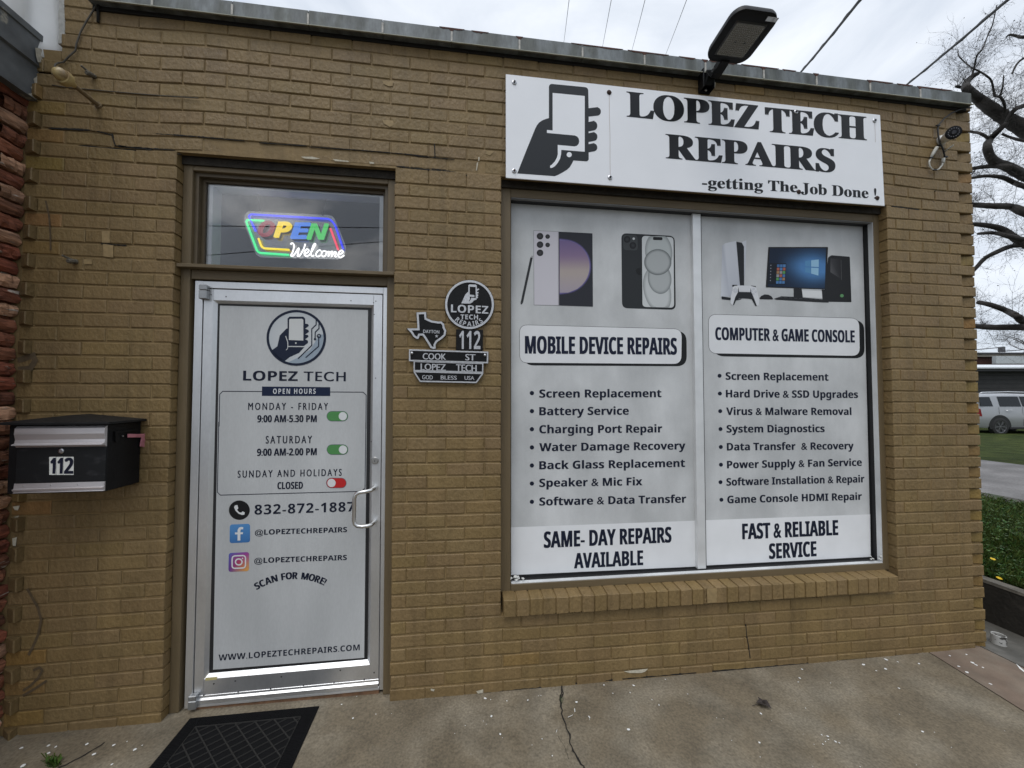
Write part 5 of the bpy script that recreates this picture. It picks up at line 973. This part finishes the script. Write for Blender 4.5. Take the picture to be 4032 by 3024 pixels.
# ================================================================== NEON SIGN BEHIND THE TRANSOM GLASS
def neon():
    Y = .165; t = empty('neon_sign', (P(1170, 900, Y)[0], Y, 2.35), 'lit multicoloured OPEN Welcome sign hanging on chains behind the transom glass', 'neon sign')
    k = lambda x, y, d=0: P(*NE(x, y), Y - d)
    m = MB(); ppoly(m, NE, rrect([(690, 650), (1520, 690), (1650, 1010), (1600, 1110), (800, 1090), (668, 745)], 55), Y + .004); m.solidify(.004)
    m.build('backing', glass_mat('clear_acrylic', .22, (.80, .82, .84), .15), t)
    def tube(name, pts, col, r=.0055, e=1.0):
        q = [np.array(k(*p, .008)) for p in pts]; s = [q[0]]
        for a, b, c in zip(q, q[1:], q[2:]):
            l = min(.018, np.linalg.norm(b - a) * .45, np.linalg.norm(c - b) * .45); u = b + (a - b) / np.linalg.norm(a - b) * l; v = b + (c - b) / np.linalg.norm(c - b) * l
            s += [(1 - f) ** 2 * u + 2 * f * (1 - f) * b + f * f * v for f in (0, .25, .5, .75, 1)]
        s.append(q[-1]); m = MB(); m.tube(s, r, 8)
        mm = bpy.data.materials.get('glow_' + name) or mat('glow_' + name, tuple(c * .3 for c in col), .4, emit=col, estr=e); return m.build(name, mm, t, smooth=True)
    tube('blue_tube', [(785, 842), (720, 700), (740, 682), (1490, 726), (1535, 780), (1613, 1010)], (.035, .05, .9), e=1.0)
    tube('green_tube', [(865, 743), (690, 735), (805, 1046), (1100, 1066)], (.05, .85, .28))
    tube('yellow_tube', [(812, 910), (845, 1003), (1103, 1018)], (.95, .72, .03))
    tube('red_tube', [(1492, 815), (1566, 1017)], (.85, .06, .12))
    for ch, x0, x1, yb, yt, col, e in (('O', 785, 975, 885, 742, (.22, .02, .035), .8), ('P', 952, 1132, 893, 750, (.85, .62, .02), .9), ('E', 1110, 1300, 905, 758, (.07, .22, .75), .8), ('N', 1265, 1470, 912, 768, (.07, .55, .12), .8)):
        v, f = glyphs(ch, 'b'); xs = [q[0] for q in v]; ys = [q[1] for q in v]; a, b = min(xs), max(xs); h = max(ys) - min(ys); sl = 48; w = x1 - x0 - sl
        for nm, dx, dy, dd, mm in (('letter_side', 20, 20, .002, mat('letter_side', (.03, .032, .036), .3, coat=.6) if 'letter_side' not in bpy.data.materials else bpy.data.materials['letter_side']), ('letter', 0, 0, .022, mat('glow_letter_' + ch.lower(), tuple(c * .4 for c in col), .4, emit=col, estr=e))):
            m = MB(); m.add([k(x0 + dx + (q[0] - a) / (b - a) * w + (q[1] - min(ys)) / h * sl, yb + dy - (q[1] - min(ys)) / h * (yb - yt), dd) for q in v], f); m.solidify(.002 if nm == 'letter_side' else .016); m.build(nm, mm, t)
    W_ = [[(1115, 968), (1128, 955), (1143, 962), (1148, 990), (1135, 1040), (1118, 1072), (1135, 1078), (1160, 1050), (1195, 1000), (1185, 1050), (1182, 1078), (1205, 1070), (1240, 1010), (1255, 962)], [(1240, 1058), (1275, 1045), (1288, 1022), (1272, 1012), (1250, 1035), (1248, 1065), (1268, 1080), (1300, 1060), (1335, 1000), (1352, 968), (1340, 962), (1322, 1000), (1310, 1050), (1318, 1078), (1340, 1070)], [(1402, 1030), (1392, 1020), (1368, 1035), (1355, 1065), (1372, 1082), (1400, 1070)], [(1440, 1030), (1418, 1035), (1408, 1062), (1422, 1082), (1448, 1070), (1455, 1040), (1440, 1030), (1475, 1042)], [(1480, 1030), (1472, 1082), (1490, 1050), (1508, 1032), (1512, 1045), (1502, 1084), (1522, 1052), (1540, 1036), (1545, 1050), (1536, 1082), (1552, 1082)], [(1560, 1068), (1600, 1052), (1612, 1032), (1595, 1024), (1572, 1045), (1568, 1078), (1590, 1092), (1625, 1068)]]
    m = MB()
    for pts in W_:
        q = [np.array(k(*p, .010)) for p in pts]; s = []
        for i in range(len(q) - 1):
            p0, p1, p2, p3 = q[max(0, i - 1)], q[i], q[i + 1], q[min(len(q) - 1, i + 2)]
            for f in np.linspace(0, 1, 5)[:-1]: s.append(.5 * (2 * p1 + (p2 - p0) * f + (2 * p0 - 5 * p1 + 4 * p2 - p3) * f * f + (3 * p1 - p0 - 3 * p2 + p3) * f ** 3))
        s.append(q[-1]); m.tube(s, .0040, 7)
    m.build('script_tube', mat('glow_white', (.4, .4, .4), .4, emit=(1, 1, 1), estr=1.15), t, smooth=True)
    for a, b in (((792, 395), (832, 655)), ((1475, 440), (1418, 695))):
        m = MB(); A, B = k(*a), k(*b); n = 24
        for i in range(n):
            p, q = A + (B - A) * i / n, A + (B - A) * (i + 1.15) / n; off = np.array([.0014, 0, 0]) if i % 2 else np.array([0, .0014, 0]); m.tube([p + off, q + off], .0009, 4); m.tube([p - off, q - off], .0009, 4)
        m.build('chain', mat('dark_chain', (.06, .06, .06), .5, .6) if 'dark_chain' not in bpy.data.materials else bpy.data.materials['dark_chain'], t)
neon()

# ================================================================== SMALL FITTINGS ON THE WALL
def fittings():
    B = P(388, 415); t = empty('conduit_arm', B, 'tan painted pipe with an old round insulator sticking out of the upper left wall', 'pipe fitting')
    tan = mat('painted_pipe', (.17, .12, .062), .6, var=.25, vs=40, bump=.001, bs=150); tip = np.array([B[0] - .002, -.19, B[2] + .004])
    m = MB(); m.tube([B, B + np.array([0, -.13, .002])], .0095, 12); m.lathe([(.016, 0), (.015, .006), (.0, .006)], B, (0, -1, 0), 14); m.build('pipe', tan, t, smooth=40)
    m = MB(); a = B + np.array([0, -.115, .002]); m.lathe([(.0, 0), (.012, 0), (.017, .012), (.025, .035), (.027, .055), (.024, .068), (.014, .078), (0, .08)], a, (-.02, -1, .02), 18); m.lathe([(.012, .02), (.03, .03), (.033, .045), (.03, .055)], a + np.array([.003, 0, -.004]), (-.02, -1, .02), 18); m.build('insulator', mat('yellowed_porcelain', (.40, .30, .13), .35, col2=(.22, .15, .07), ramp=(.5, .62), vs=22), t, smooth=40)
    def cable(pts, r, label, name='cable', mt=None, cat='cable'):
        m = MB(); m.tube(pts, r, 7); return tag(m.build(name, mt or bpy.data.materials.get('grey_cable') or mat('grey_cable', (.075, .066, .052), .7, var=.3, vs=30), None, smooth=True), label, cat)
    k = lambda x, y, Y=-.008: P(x, y, Y)
    cable([k(212, 275, -.06), k(218, 253, -.03), k(230, 248), k(250, 245), k(272, 222), k(297, 200), k(302, 170), k(318, 125), k(340, 85), k(365, 45), k(385, 15), k(392, -20)], .0034, 'thin weathered cable running from the insulator up to the roof edge')
    cable([k(205, 335), k(255, 343), k(350, 352), k(470, 363), k(600, 374), k(700, 381), k(781, 386)], .0022, 'thin grey wire lying along a brick course under the insulator')
    cable([k(388, -20), k(387, 40), k(386, 88)], .0055, 'short dark rod hanging from the left end of the roof coping', 'rod', M['dark'], 'rod')
    st = mat('rusty_bolt', (.13, .115, .09), .6, .4, var=.3, vs=60)
    for x, y, lb in ((372, 302, 'stub of a sawn off bolt right of the insulator'), (300, 1030, 'stub of a sawn off bolt in the wall above the mailbox')):
        b = P(x, y); m = MB(); m.lathe([(.011, 0), (.010, .012), (.012, .016), (.010, .034), (.006, .036), (0, .034)], b, (-.1, -1, -.25), 9); m.lathe([(.0055, 0), (.0045, .05), (0, .052)], b, (-.35, -1, .25), 7); tag(m.build('bolt_stub', st, None), lb, 'bolt', 'sawn off bolt stubs')
fittings()

# ================================================================== OVERHEAD CABLES
def wires():
    blk = mat('black_cable', (.012, .012, .013), .6)
    def sag(a, b, s, n=14): return [np.array(a) + (np.array(b) - np.array(a)) * i / n - np.array([0, 0, s * 4 * (i / n) * (1 - i / n)]) for i in range(n + 1)]
    thin = [((2219, 175), (2248, -60)), ((2370, 195), (2418, -60)), ((2485, 210), (2555, -60)), ((2617, 225), (2726, -60))]
    for i, (a, b) in enumerate(thin):
        m = MB(); m.tube(sag(DP(*a, 17), DP(*b, 7.0), .02), .007, 5); tag(m.build('power_line', blk, None), ('leftmost', 'second from the left', 'third from the left', 'rightmost')[i] + ' of the four thin power lines crossing the white sky', 'power line', 'thin power lines over the roof')
    for i, (a, b, a2, b2) in enumerate((((3146, 292), (3392, -8), 4.6, 3.0), ((3556, 345), (3985, -16), 4.8, 3.0))):
        m = MB(); A = DP(*a, a2); p = sag(A, DP(*b, b2), .01, 20); m.tube(p, .0115, 7); m.tube([q + np.array([.010 * math.cos(j * .9), 0, .010 * math.sin(j * .9)]) for j, q in enumerate(p)], .006, 5)
        tag(m.build('service_cable', blk, None), ('thick black service cable rising behind the roof edge just right of the floodlight' if i == 0 else 'thick black service cable rising towards the top right beside the bare tree'), 'cable', 'thick service cables over the roof')
    for i, (a, b) in enumerate((((805, 889), (1520, 897)), ((803, 1006), (1520, 950)))):
        e = []
        for q in (a, b):
            p = P(*q, .1); d = p - CAMPOS; d[1] *= -1; e.append(p + d * ((-9 - i - .1) / d[1]))
        d = e[1] - e[0]; m = MB(); m.tube([e[0] - d * .6, e[0], e[1], e[1] + d * .6], .012, 5); tag(m.build('power_line', blk, None), ('upper' if i == 0 else 'lower') + ' power line over the street, seen as a reflection in the transom glass', 'power line', 'power lines over the street')
wires()

# ================================================================== NEIGHBOURING BUILDING ON THE LEFT
def neighbour():
    t = empty('brick_building', (-3, -.5, 0), 'rough red brick building with a grey metal roof edge adjoining on the left', 'building')
    m = MB(); m.box(-6, -2.03, -.62, -.0, -.1, 2.95); w0 = m.cur
    for n in range(46):
        z = -.03 + n * .0655; y = -(.1 if n % 2 else 0)
        y = 0.0 if n % 2 == 0 else .1
        while y > -.6:
            y2 = y - .2; y1c = min(y, -.0005); v = random.uniform(.65, 1.25); hue = random.uniform(.75, 1.2); m.col = (v, v * hue, v * hue, 1)
            if random.random() < .18: m.col = (v * 2.3, v * 3.6, v * 4.2, 1)
            pr = random.uniform(0, .018); ys = np.linspace(y1c, y2 + .008, 7); zz = [z + .004, z + .022, z + .044, z + .060]
            vs = [(-2.008 + pr + random.uniform(-.007, .007) - (.009 if j in (0, 3) else 0), yy, zq + random.uniform(-.003, .003)) for yy in ys for j, zq in enumerate(zz)]
            fs = [(a * 4 + b, a * 4 + b + 1, a * 4 + b + 5, a * 4 + b + 4) for a in range(6) for b in range(3)]; n0 = len(vs)
            vs += [(-2.035, q[1], q[2]) for q in vs]; fs += [(a * 4, (a + 1) * 4, n0 + (a + 1) * 4, n0 + a * 4) for a in range(6)] + [(a * 4 + 3, n0 + a * 4 + 3, n0 + (a + 1) * 4 + 3, (a + 1) * 4 + 3) for a in range(6)] + [(b, n0 + b, n0 + b + 1, b + 1) for b in range(3)]
            m.add(vs, fs, [m.col] * len(vs)); y = y2
    m.build('wall', mat('rough_red_brick', (.185, .066, .034), .9, attr=True, var=.5, vs=20, bump=.008, bs=40, col2=(.36, .31, .26), ramp=(.64, .69), grain=.25, gs=90, stretch=(1, .45, 2.2)), t)
    m = MB(); pr = [(-1.985, 3.200), (-1.950, 3.203), (-1.950, 3.174), (-1.957, 3.172), (-1.957, 3.052), (-1.950, 3.049), (-1.964, 3.044), (-1.966, 2.890), (-1.952, 2.883), (-2.03, 2.883), (-2.03, 3.20)]
    m.prism([(x, .012 if z > 3.04 else -.002, z) for x, z in pr], (0, -.66, 0)); m.build('fascia', mat('grey_fascia', (.125, .135, .142), .55, .1, col2=(.38, .36, .30), ramp=(.63, .66), vs=7, var=.35, det=8), t)
    f1 = zoom(0, 0, 2.011); m = MB()
    for pts in ([(280, 378), (318, 384), (352, 402), (346, 452), (340, 496), (300, 492), (290, 460), (284, 430)], [(306, 566), (318, 572), (316, 640), (312, 700), (318, 772), (300, 790), (282, 786), (222, 742), (270, 738), (242, 690), (280, 672), (264, 626), (292, 604)]): m.face([PX(*f1(*q), -1.9485 if pts[0][0] == 280 else -1.9625) for q in pts])
    m.build('peeling_paint', mat('peeling_cream_paint', (.42, .39, .32), .8, var=.25, vs=60), t)
    m = MB(); ny, nz = 26, 12; vs = []
    for i in range(ny):
        for j in range(nz):
            y, z = .06 - i * .028, 3.10 + j * .075; vs.append((-1.905 - min(i, 3) * .024 - j * .004 + random.uniform(-.006, .006) + .008 * math.sin(i * 1.3 + j * .8), y, z))
    m.add(vs, [(i * nz + j, (i + 1) * nz + j, (i + 1) * nz + j + 1, i * nz + j + 1) for i in range(ny - 1) for j in range(nz - 1)]); o = m.build('roof_membrane', mat('white_membrane', (.78, .78, .77), .35, var=.05, vs=6), t, smooth=True)
    md = o.modifiers.new('s', 'SOLIDIFY'); md.thickness = .006
    m = MB(); m.box(-6, -2.06, -.62, 0, 2.951, 3.19); m.build('roof', bpy.data.materials['roof_felt'], t)
neighbour()

# ================================================================== FAR SIDE: CAR, BUILDINGS, TREES
def far_car():
    Zc = 16.7; O = DP(3939, 1715, Zc); an = rad(-6.0); gx = 0
    t = empty('parked_car', (O[0] + 1.6, O[1] + 1, O[2]), 'silver large estate car with dark windows parked on the lawn by the dark shed', 'car')
    ux, uy = np.array([math.cos(an), math.sin(an), 0]), np.array([-math.sin(an), math.cos(an), 0])
    K = lambda x, y, z: O + ux * x + uy * (y - .0) + np.array([0, 0, z])                # y=0 near side, y=2 far side
    W_ = 1.98
    def loft(m, secs):                                   # secs: list of (x, [(y,z)...])
        n = len(secs[0][1]); vs = [K(x, y, z) for x, r in secs for y, z in r]
        m.add(vs, [list(range(n)), [(len(secs) - 1) * n + i for i in range(n)][::-1]] + [(k * n + i, (k + 1) * n + i, (k + 1) * n + (i + 1) % n, k * n + (i + 1) % n) for k in range(len(secs) - 1) for i in range(n)])
    def sec(x, zb, zm, zt, ins, tum, zr):
        L_ = [(ins + .05, zb), (ins, zb + .10), (ins - .012, zm), (ins + .02, zt)]
        if zr > zt + .02: L_ += [(ins + tum * .85, zr - .10), (ins + tum + .08, zr - .02), (ins + tum + .3, zr)]
        else: L_ += [(ins + .06, zt + .01), (ins + .2, zt + .02), (ins + .5, zt + .03)]
        return (x, L_ + [(W_ - y, z) for y, z in L_[::-1]])
    m = MB()
    secs = [sec(-.95, .42, .80, 1.16, .09, .16, 1.70), sec(-.90, .36, .80, 1.23, .03, .17, 1.78), sec(-.6, .32, .82, 1.25, .0, .17, 1.82), sec(.9, .30, .82, 1.26, .0, .17, 1.85), sec(2.2, .30, .82, 1.25, .0, .18, 1.82), sec(2.9, .30, .82, 1.23, .0, .26, 1.50), sec(3.35, .30, .82, 1.20, .0, .3, 1.215), sec(4.0, .32, .80, 1.12, .03, .3, 1.12), sec(4.28, .40, .75, .95, .12, .3, .95)]
    loft(m, secs); m.build('body', mat('silver_car_paint', (.40, .41, .425), .35, .4, coat=.4), t, smooth=35)
    wm = mat('tinted_window', (.008, .010, .012), .12, spec=.4)
    def win(x0, x1, z0, z1, s0=0, s1=0):
        m = MB(); y = lambda z: .02 + .120 * (z - 1.25) / .48 - .016
        A = [K(x0, y(z0), z0), K(x1, y(z0), z0), K(x1 - s1, y(z1), z1), K(x0 + s0, y(z1), z1)]; m.prism(A, uy * .01); m.build('window', wm, t)
    win(-.82, -.26, 1.28, 1.69, .08, .02); win(.06, 1.02, 1.27, 1.71, .02, .0); win(1.10, 1.98, 1.27, 1.71, 0, .05); win(2.06, 2.72, 1.27, 1.62, 0, .5)
    blk = mat('black_trim', (.012, .012, .012), .5); tyre = mat('tyre_rubber', (.018, .018, .018), .8); rim = mat('alloy_rim', (.25, .25, .26), .3, .9)
    for x in (0, 3.1):
        m = MB(); a = [K(x + .50 * math.cos(q), -.014, .40 + .50 * math.sin(q)) for q in np.linspace(math.pi, 0, 22)] + [K(x + .46, -.014, .28), K(x - .46, -.014, .28)]; m.prism(a, uy * .05); m.build('wheel_arch', blk, t)
    for x, sd in ((0, 0), (3.1, 0), (0, 1), (3.1, 1)):
        yy = -.03 if sd == 0 else W_ + .03; d = -uy if sd == 0 else uy; c = K(x, yy, .385)
        wl = MB(); wl.lathe([(.255, -.20), (.35, -.20), (.385, -.16), (.388, -.06), (.378, -.015), (.35, .0), (.262, .0), (.25, -.03)], c, d, 36); o = wl.build('wheel', tyre, t, smooth=40)
        m = MB(); m.lathe([(0, -.06), (.255, -.06)], c, d, 30); m.build('hub_back', blk, o)
        m = MB(); m.lathe([(.262, -.03), (.262, -.002), (.245, -.004), (.243, -.03)], c, d, 36); m.lathe([(.055, -.05), (.055, -.012), (0, -.008)], c, d, 14)
        for i in range(6):
            for off in (-.13, .13):
                q = 2 * math.pi * i / 6 + off; r0 = np.array(c) + d * -.02; e = lambda r, a: r0 + (ux * math.cos(a) + np.array([0, 0, 1.]) * math.sin(a)) * r; m.prism([e(.05, q - .2 - off), e(.25, q - .045), e(.25, q + .045), e(.05, q + .2 - off)], d * .014)
        m.build('rim', rim, o)
    m = MB(); m.hexa([K(-.965, .03, .86), K(-.80, -.012, .84), K(-.80, .04, .84), K(-.95, .12, .86), K(-.955, .03, 1.20), K(-.86, -.006, 1.17), K(-.86, .04, 1.17), K(-.94, .12, 1.20)]); m.build('tail_light', mat('tail_light_red', (.22, .012, .015), .2, coat=.5), t)
    m = MB(); m.tube([K(-.55, .26, 1.84), K(-.45, .24, 1.89), K(.8, .24, 1.92), K(1.7, .24, 1.895), K(1.8, .26, 1.84)], .022, 8); m.build('roof_rail', mat('bright_rail', (.7, .7, .72), .25, .8), t, smooth=True)
    m = MB(); m.hexa([K(.42, -.03, .28), K(2.62, -.03, .28), K(2.62, .1, .28), K(.42, .1, .28), K(.42, -.03, .36), K(2.62, -.03, .36), K(2.62, .1, .36), K(.42, .1, .36)]); m.build('running_board', blk, t)
    for x in (.28, 1.35): m = MB(); m.tube([K(x, -.015, 1.09), K(x + .04, -.045, 1.10), K(x + .24, -.045, 1.11), K(x + .28, -.015, 1.11)], .014, 6); m.build('door_handle', bpy.data.materials['bright_rail'], t)
    for x in (-.02, 1.06, 2.02):
        m = MB(); m.prism([K(x, -.0135, .42 if x > .2 else .95), K(x + .008, -.0135, .42 if x > .2 else .95), K(x + .008, -.003, 1.25), K(x, -.003, 1.25)], uy * .004); m.build('door_gap', blk, t)
far_car()

def far_buildings():
    fx, fy = RV, np.array([_sy, _cy, 0])                  # rows of sheds standing square to the street beyond
    def frame(px, dist): q = DP(px, 1558, dist); q[2] = 0; return q
    O = frame(3700, 23.); K = lambda x, y, z: O + RV * x + fy * y + np.array([0, 0, z])
    t = empty('shed', K(8, 3, 0), 'long dark grey boarded shed with a pale metal roof behind the parked car', 'shed')
    zt = lambda py, d: 1.52 - (py - 1558) / 1500 * d
    def bx(m, x0, x1, y0, y1, z0, z1): m.hexa([K(x0, y0, z0), K(x1, y0, z0), K(x1, y1, z0), K(x0, y1, z0), K(x0, y0, z1), K(x1, y0, z1), K(x1, y1, z1), K(x0, y1, z1)])
    m = MB(); z1 = zt(1462, 23); n = 15
    for i in range(n): bx(m, -4, 22, -.004 * (i % 2), 8, -.8 + (z1 + .8) * i / n, -.8 + (z1 + .8) * (i + 1) / n - .012)
    m.build('wall', mat('dark_boards', (.032, .031, .031), .7, var=.25, vs=1.5), t)
    m = MB(); bx(m, -4.4, 22.4, -.5, 0.05, z1 - .02, zt(1450, 22.5)); m.build('eave', mat('dark_eave', (.02, .02, .022), .7), t)
    m = MB(); m.hexa([K(-4.5, -.55, zt(1451, 22.5)), K(22.5, -.55, zt(1449, 22.5)), K(22.5, 5, zt(1448, 22.5) + .45), K(-4.5, 5, zt(1449, 22.5) + .45), K(-4.5, -.55, zt(1449, 22.5) + .05), K(22.5, -.55, zt(1447, 22.5) + .05), K(22.5, 5, zt(1440, 22.5) + .52), K(-4.5, 5, zt(1441, 22.5) + .52)]); m.build('roof', mat('pale_metal_roof', (.70, .72, .74), .4, .2, var=.1, vs=2), t)
    O = frame(3700, 38.); t2 = empty('store_building', K(8, 4, 0), 'distant dark red brick building with a white flat roof behind the shed', 'building'); zt2 = lambda py: zt(py, 38)
    m = MB(); bx(m, -6, 40, 0, 12, -1, zt2(1405)); m.build('wall', mat('dark_red_brick', (.075, .028, .022), .85, var=.35, vs=3), t2)
    m = MB(); bx(m, -6.2, 40.2, -.3, 12, zt2(1405), zt2(1396)); m.build('fascia', mat('beige_fascia', (.42, .38, .32), .7), t2)
    m = MB(); bx(m, -6.3, 40.3, -.5, 12, zt2(1396), zt2(1390)); m.build('gutter', mat('dark_gutter', (.03, .03, .032), .6), t2)
    m = MB(); m.hexa([K(-6.3, -.4, zt2(1390)), K(40, -.4, zt2(1390)), K(40, 6, zt2(1372)), K(-6.3, 6, zt2(1372)), K(-6.3, -.4, zt2(1388)), K(40, -.4, zt2(1388)), K(40, 6.2, zt2(1366)), K(-6.3, 6.2, zt2(1370))]); m.build('roof', mat('white_roof', (.80, .81, .83), .5), t2)
    m = MB(); q = lambda px, py: DP(px, py, 43.); m.tube([q(3840, 1377), q(3950, 1367)], .05, 5); m.tube([q(3955, 1383), q(4060, 1374)], .05, 5); m.build('parapet_edge', mat('dark_metal', (.05, .05, .052), .6), t2)
    m = MB(); a = q(3954, 1384); m.box(a[0] - .19, a[0] + .19, a[1], a[1] + .4, a[2] - .3, a[2] + .55); m.build('chimney', bpy.data.materials['dark_metal'], t2)
    m = MB(); e = [DP(3923, 1432, 37.), DP(4080, 1432, 37.), DP(4080, 1410, 37.), DP(4028, 1402, 37.), DP(3923, 1402, 37.)]; m.prism(e, (0, .3, 0)); m.build('awning', mat('pale_awning', (.50, .53, .54), .5, var=.1), t2)
far_buildings()

def bare_tree(name, label, base, limbs, dist, trunk, twn, seed, barkc, twr, trunk_r, lenk=1.0):
    rs = random.Random(seed); t = empty(name, base, label, 'tree', 'bare winter trees'); bark = mat(name + '_bark', barkc, .9, var=.3, vs=14, bump=.006, bs=40); s = dist / 1500
    m = MB(); m.tube([base] + [DP(*q, dist) for q in trunk], [trunk_r * 1.25] + [trunk_r * (1 - .55 * i / len(trunk)) for i in range(len(trunk))], 12); m.build('trunk', bark, t, smooth=True)
    L_ = MB(); tw = MB(); lf = MB()
    def twig(p, d, l, r, lev):
        n = 4; pts = [p]; dd = Vector(d)
        for i in range(n):
            dd = (dd + Vector((rs.gauss(0, .16), rs.gauss(0, .16), rs.gauss(.05, .16)))).normalized(); pts.append(pts[-1] + np.array(dd) * l / n)
        tw.tube(pts, [r * (1 - .75 * i / n) for i in range(n + 1)], 3)
        if lev > 0:
            for i in range(1, n + 1):
                for _ in range(2 if lev > 1 or rs.random() < .5 else 1):
                    d2 = (Vector(dd) + Vector((rs.gauss(0, .75), rs.gauss(0, .75), rs.gauss(.05, .75)))).normalized(); twig(pts[i], d2, l * rs.uniform(.4, .7), r * .55, lev - 1)
        elif rs.random() < .09:
            c = pts[-1]; z = .012 * lenk; lf.face([c, c + np.array([z, rs.uniform(-z, z), rs.uniform(-z, z)]), c + np.array([z * rs.uniform(.5, 1.8), 0, z * rs.uniform(-1.6, .2)]), c + np.array([0, z, -z])])
    for pts, w0, w1 in limbs:
        q = [np.array(DP(*p, dist + rs.uniform(-.25, .25) * lenk)) for p in pts]; fine = []
        for i in range(len(q) - 1):
            p0, p1, p2, p3 = q[max(0, i - 1)], q[i], q[i + 1], q[min(len(q) - 1, i + 2)]
            for f in np.linspace(0, 1, 6)[:-1]: fine.append(.5 * (2 * p1 + (p2 - p0) * f + (2 * p0 - 5 * p1 + 4 * p2 - p3) * f * f + (3 * p1 - p0 - 3 * p2 + p3) * f ** 3))
        fine.append(q[-1]); k = len(fine)
        L_.tube(fine, [(w0 + (w1 - w0) * i / (k - 1)) * s * .5 * rs.uniform(.95, 1.05) for i in range(k)], 8)
        ln = sum(np.linalg.norm(b - a) for a, b in zip(fine, fine[1:])); cnt = int(ln * twn) + 2
        for _ in range(cnt):
            i = rs.randrange(1, k); d = Vector((fine[i] - fine[i - 1]).tolist()).normalized(); sd = Vector((rs.gauss(0, 1), rs.gauss(0, 1), rs.gauss(.15, 1))).normalized(); d = (d * rs.uniform(.0, .7) + sd).normalized()
            twig(fine[i], d, rs.uniform(.15, .6) * lenk, twr * rs.uniform(.7, 1.2), 2)
    L_.build('limbs', bark, t, smooth=True); tw.build('twigs', mat(name + '_twig', tuple(c * 1.1 for c in barkc), .9), t)
    if lf.v: lf.build('dead_leaves', mat(name + '_leaf', (.05, .04, .03), .9), t)
def trees():
    T = [(4330, 1750), (4335, 1400), (4320, 1050), (4300, 700), (4270, 420), (4230, 100), (4200, -250)]
    J = lambda y: (4320 - max(0, (900 - y)) * .09, y)
    limbs = [([(4290, 640), (4160, 590), (4032, 507), (3964, 469), (3906, 430), (3850, 388), (3812, 356), (3803, 330), (3826, 303), (3850, 290)], 60, 14),
             ([(4250, 330), (4150, 380), (4032, 416), (3998, 430), (3974, 459), (3959, 483)], 22, 11), ([(4300, 760), (4160, 740), (4032, 690), (3969, 657), (3911, 633), (3887, 580), (3897, 551), (3940, 507), (3964, 484)], 44, 14),
             ([(3897, 549), (3863, 527), (3827, 519), (3790, 515)], 11, 8), ([(4302, 790), (4150, 735), (4032, 686), (3979, 659), (3930, 654), (3872, 657), (3827, 664), (3790, 668)], 24, 11), ([(4300, 820), (4150, 770), (4032, 734), (3993, 719), (3945, 698), (3882, 693), (3831, 700), (3790, 705)], 22, 9),
             ([(4290, 600), (4150, 575), (4032, 555), (3979, 541), (3945, 527)], 14, 7), ([(4320, 960), (4170, 890), (4032, 835), (3979, 814), (3906, 811), (3834, 806), (3790, 800)], 36, 14), ([(4322, 1090), (4170, 1020), (4032, 960), (3954, 908), (3906, 891), (3836, 883), (3790, 885)], 34, 12),
             ([(4322, 1040), (4150, 975), (3979, 932), (3911, 917), (3853, 920)], 24, 10), ([(4325, 1010), (4150, 965), (4032, 965), (3979, 970), (3921, 994), (3877, 1018), (3841, 1057), (3800, 1100)], 24, 11), ([(4335, 1330), (4200, 1300), (4032, 1289), (3917, 1289), (3848, 1285), (3790, 1282)], 30, 18), ([(4332, 1420), (4150, 1330), (4032, 1269), (4007, 1247), (3960, 1222), (3899, 1200), (3850, 1190)], 30, 16),
             ([(4220, 60), (4120, 130), (4032, 146), (4001, 141), (3975, 137), (3963, 146)], 16, 5), ([(3825, 305), (3835, 269), (3847, 218), (3869, 192), (3886, 148), (3907, 100), (3925, 20)], 7, 3), ([(3955, 447), (3955, 413), (3939, 382), (3917, 375), (3905, 322), (3886, 300), (3857, 281), (3825, 266), (3799, 245), (3775, 220), (3772, 196)], 9, 3), ([(3939, 377), (3948, 341), (3952, 298)], 6, 4),
             ([(4230, 160), (4120, 200), (4060, 215), (4010, 245), (3985, 290)], 14, 5), ([(3812, 350), (3790, 345), (3765, 340)], 14, 9)]
    b = DP(4330, 1800, 7.2); b[2] = .1
    limbs += [([(8640 - x, y - 40) for x, y in p], w0, w1) for p, w0, w1 in limbs[:14:2]]
    bare_tree('tree', 'large bare dark branched tree reaching in from the right beside the shop', b, limbs, 7.2, T, 6.0, 5, (.030, .026, .023), .0036, .24)
    b = DP(4120, 1600, 30.); b[2] = -.3
    l2 = [([(4118, 1480), (4080, 1400), (4040, 1360), (3990, 1335)], 9, 3), ([(4118, 1440), (4090, 1370), (4062, 1320), (4030, 1290)], 8, 3), ([(4119, 1420), (4130, 1350), (4120, 1290)], 8, 3), ([(4050, 1368), (4020, 1340), (3975, 1325)], 4, 2), ([(4060, 1380), (4010, 1372), (3970, 1352)], 4, 2)]
    bare_tree('tree', 'faint small bare tree far off above the distant roofs', b, l2, 30., [(4120, 1540), (4118, 1480), (4117, 1420)], 1.6, 9, (.10, .095, .09), .010, .12, 3.2)
trees()
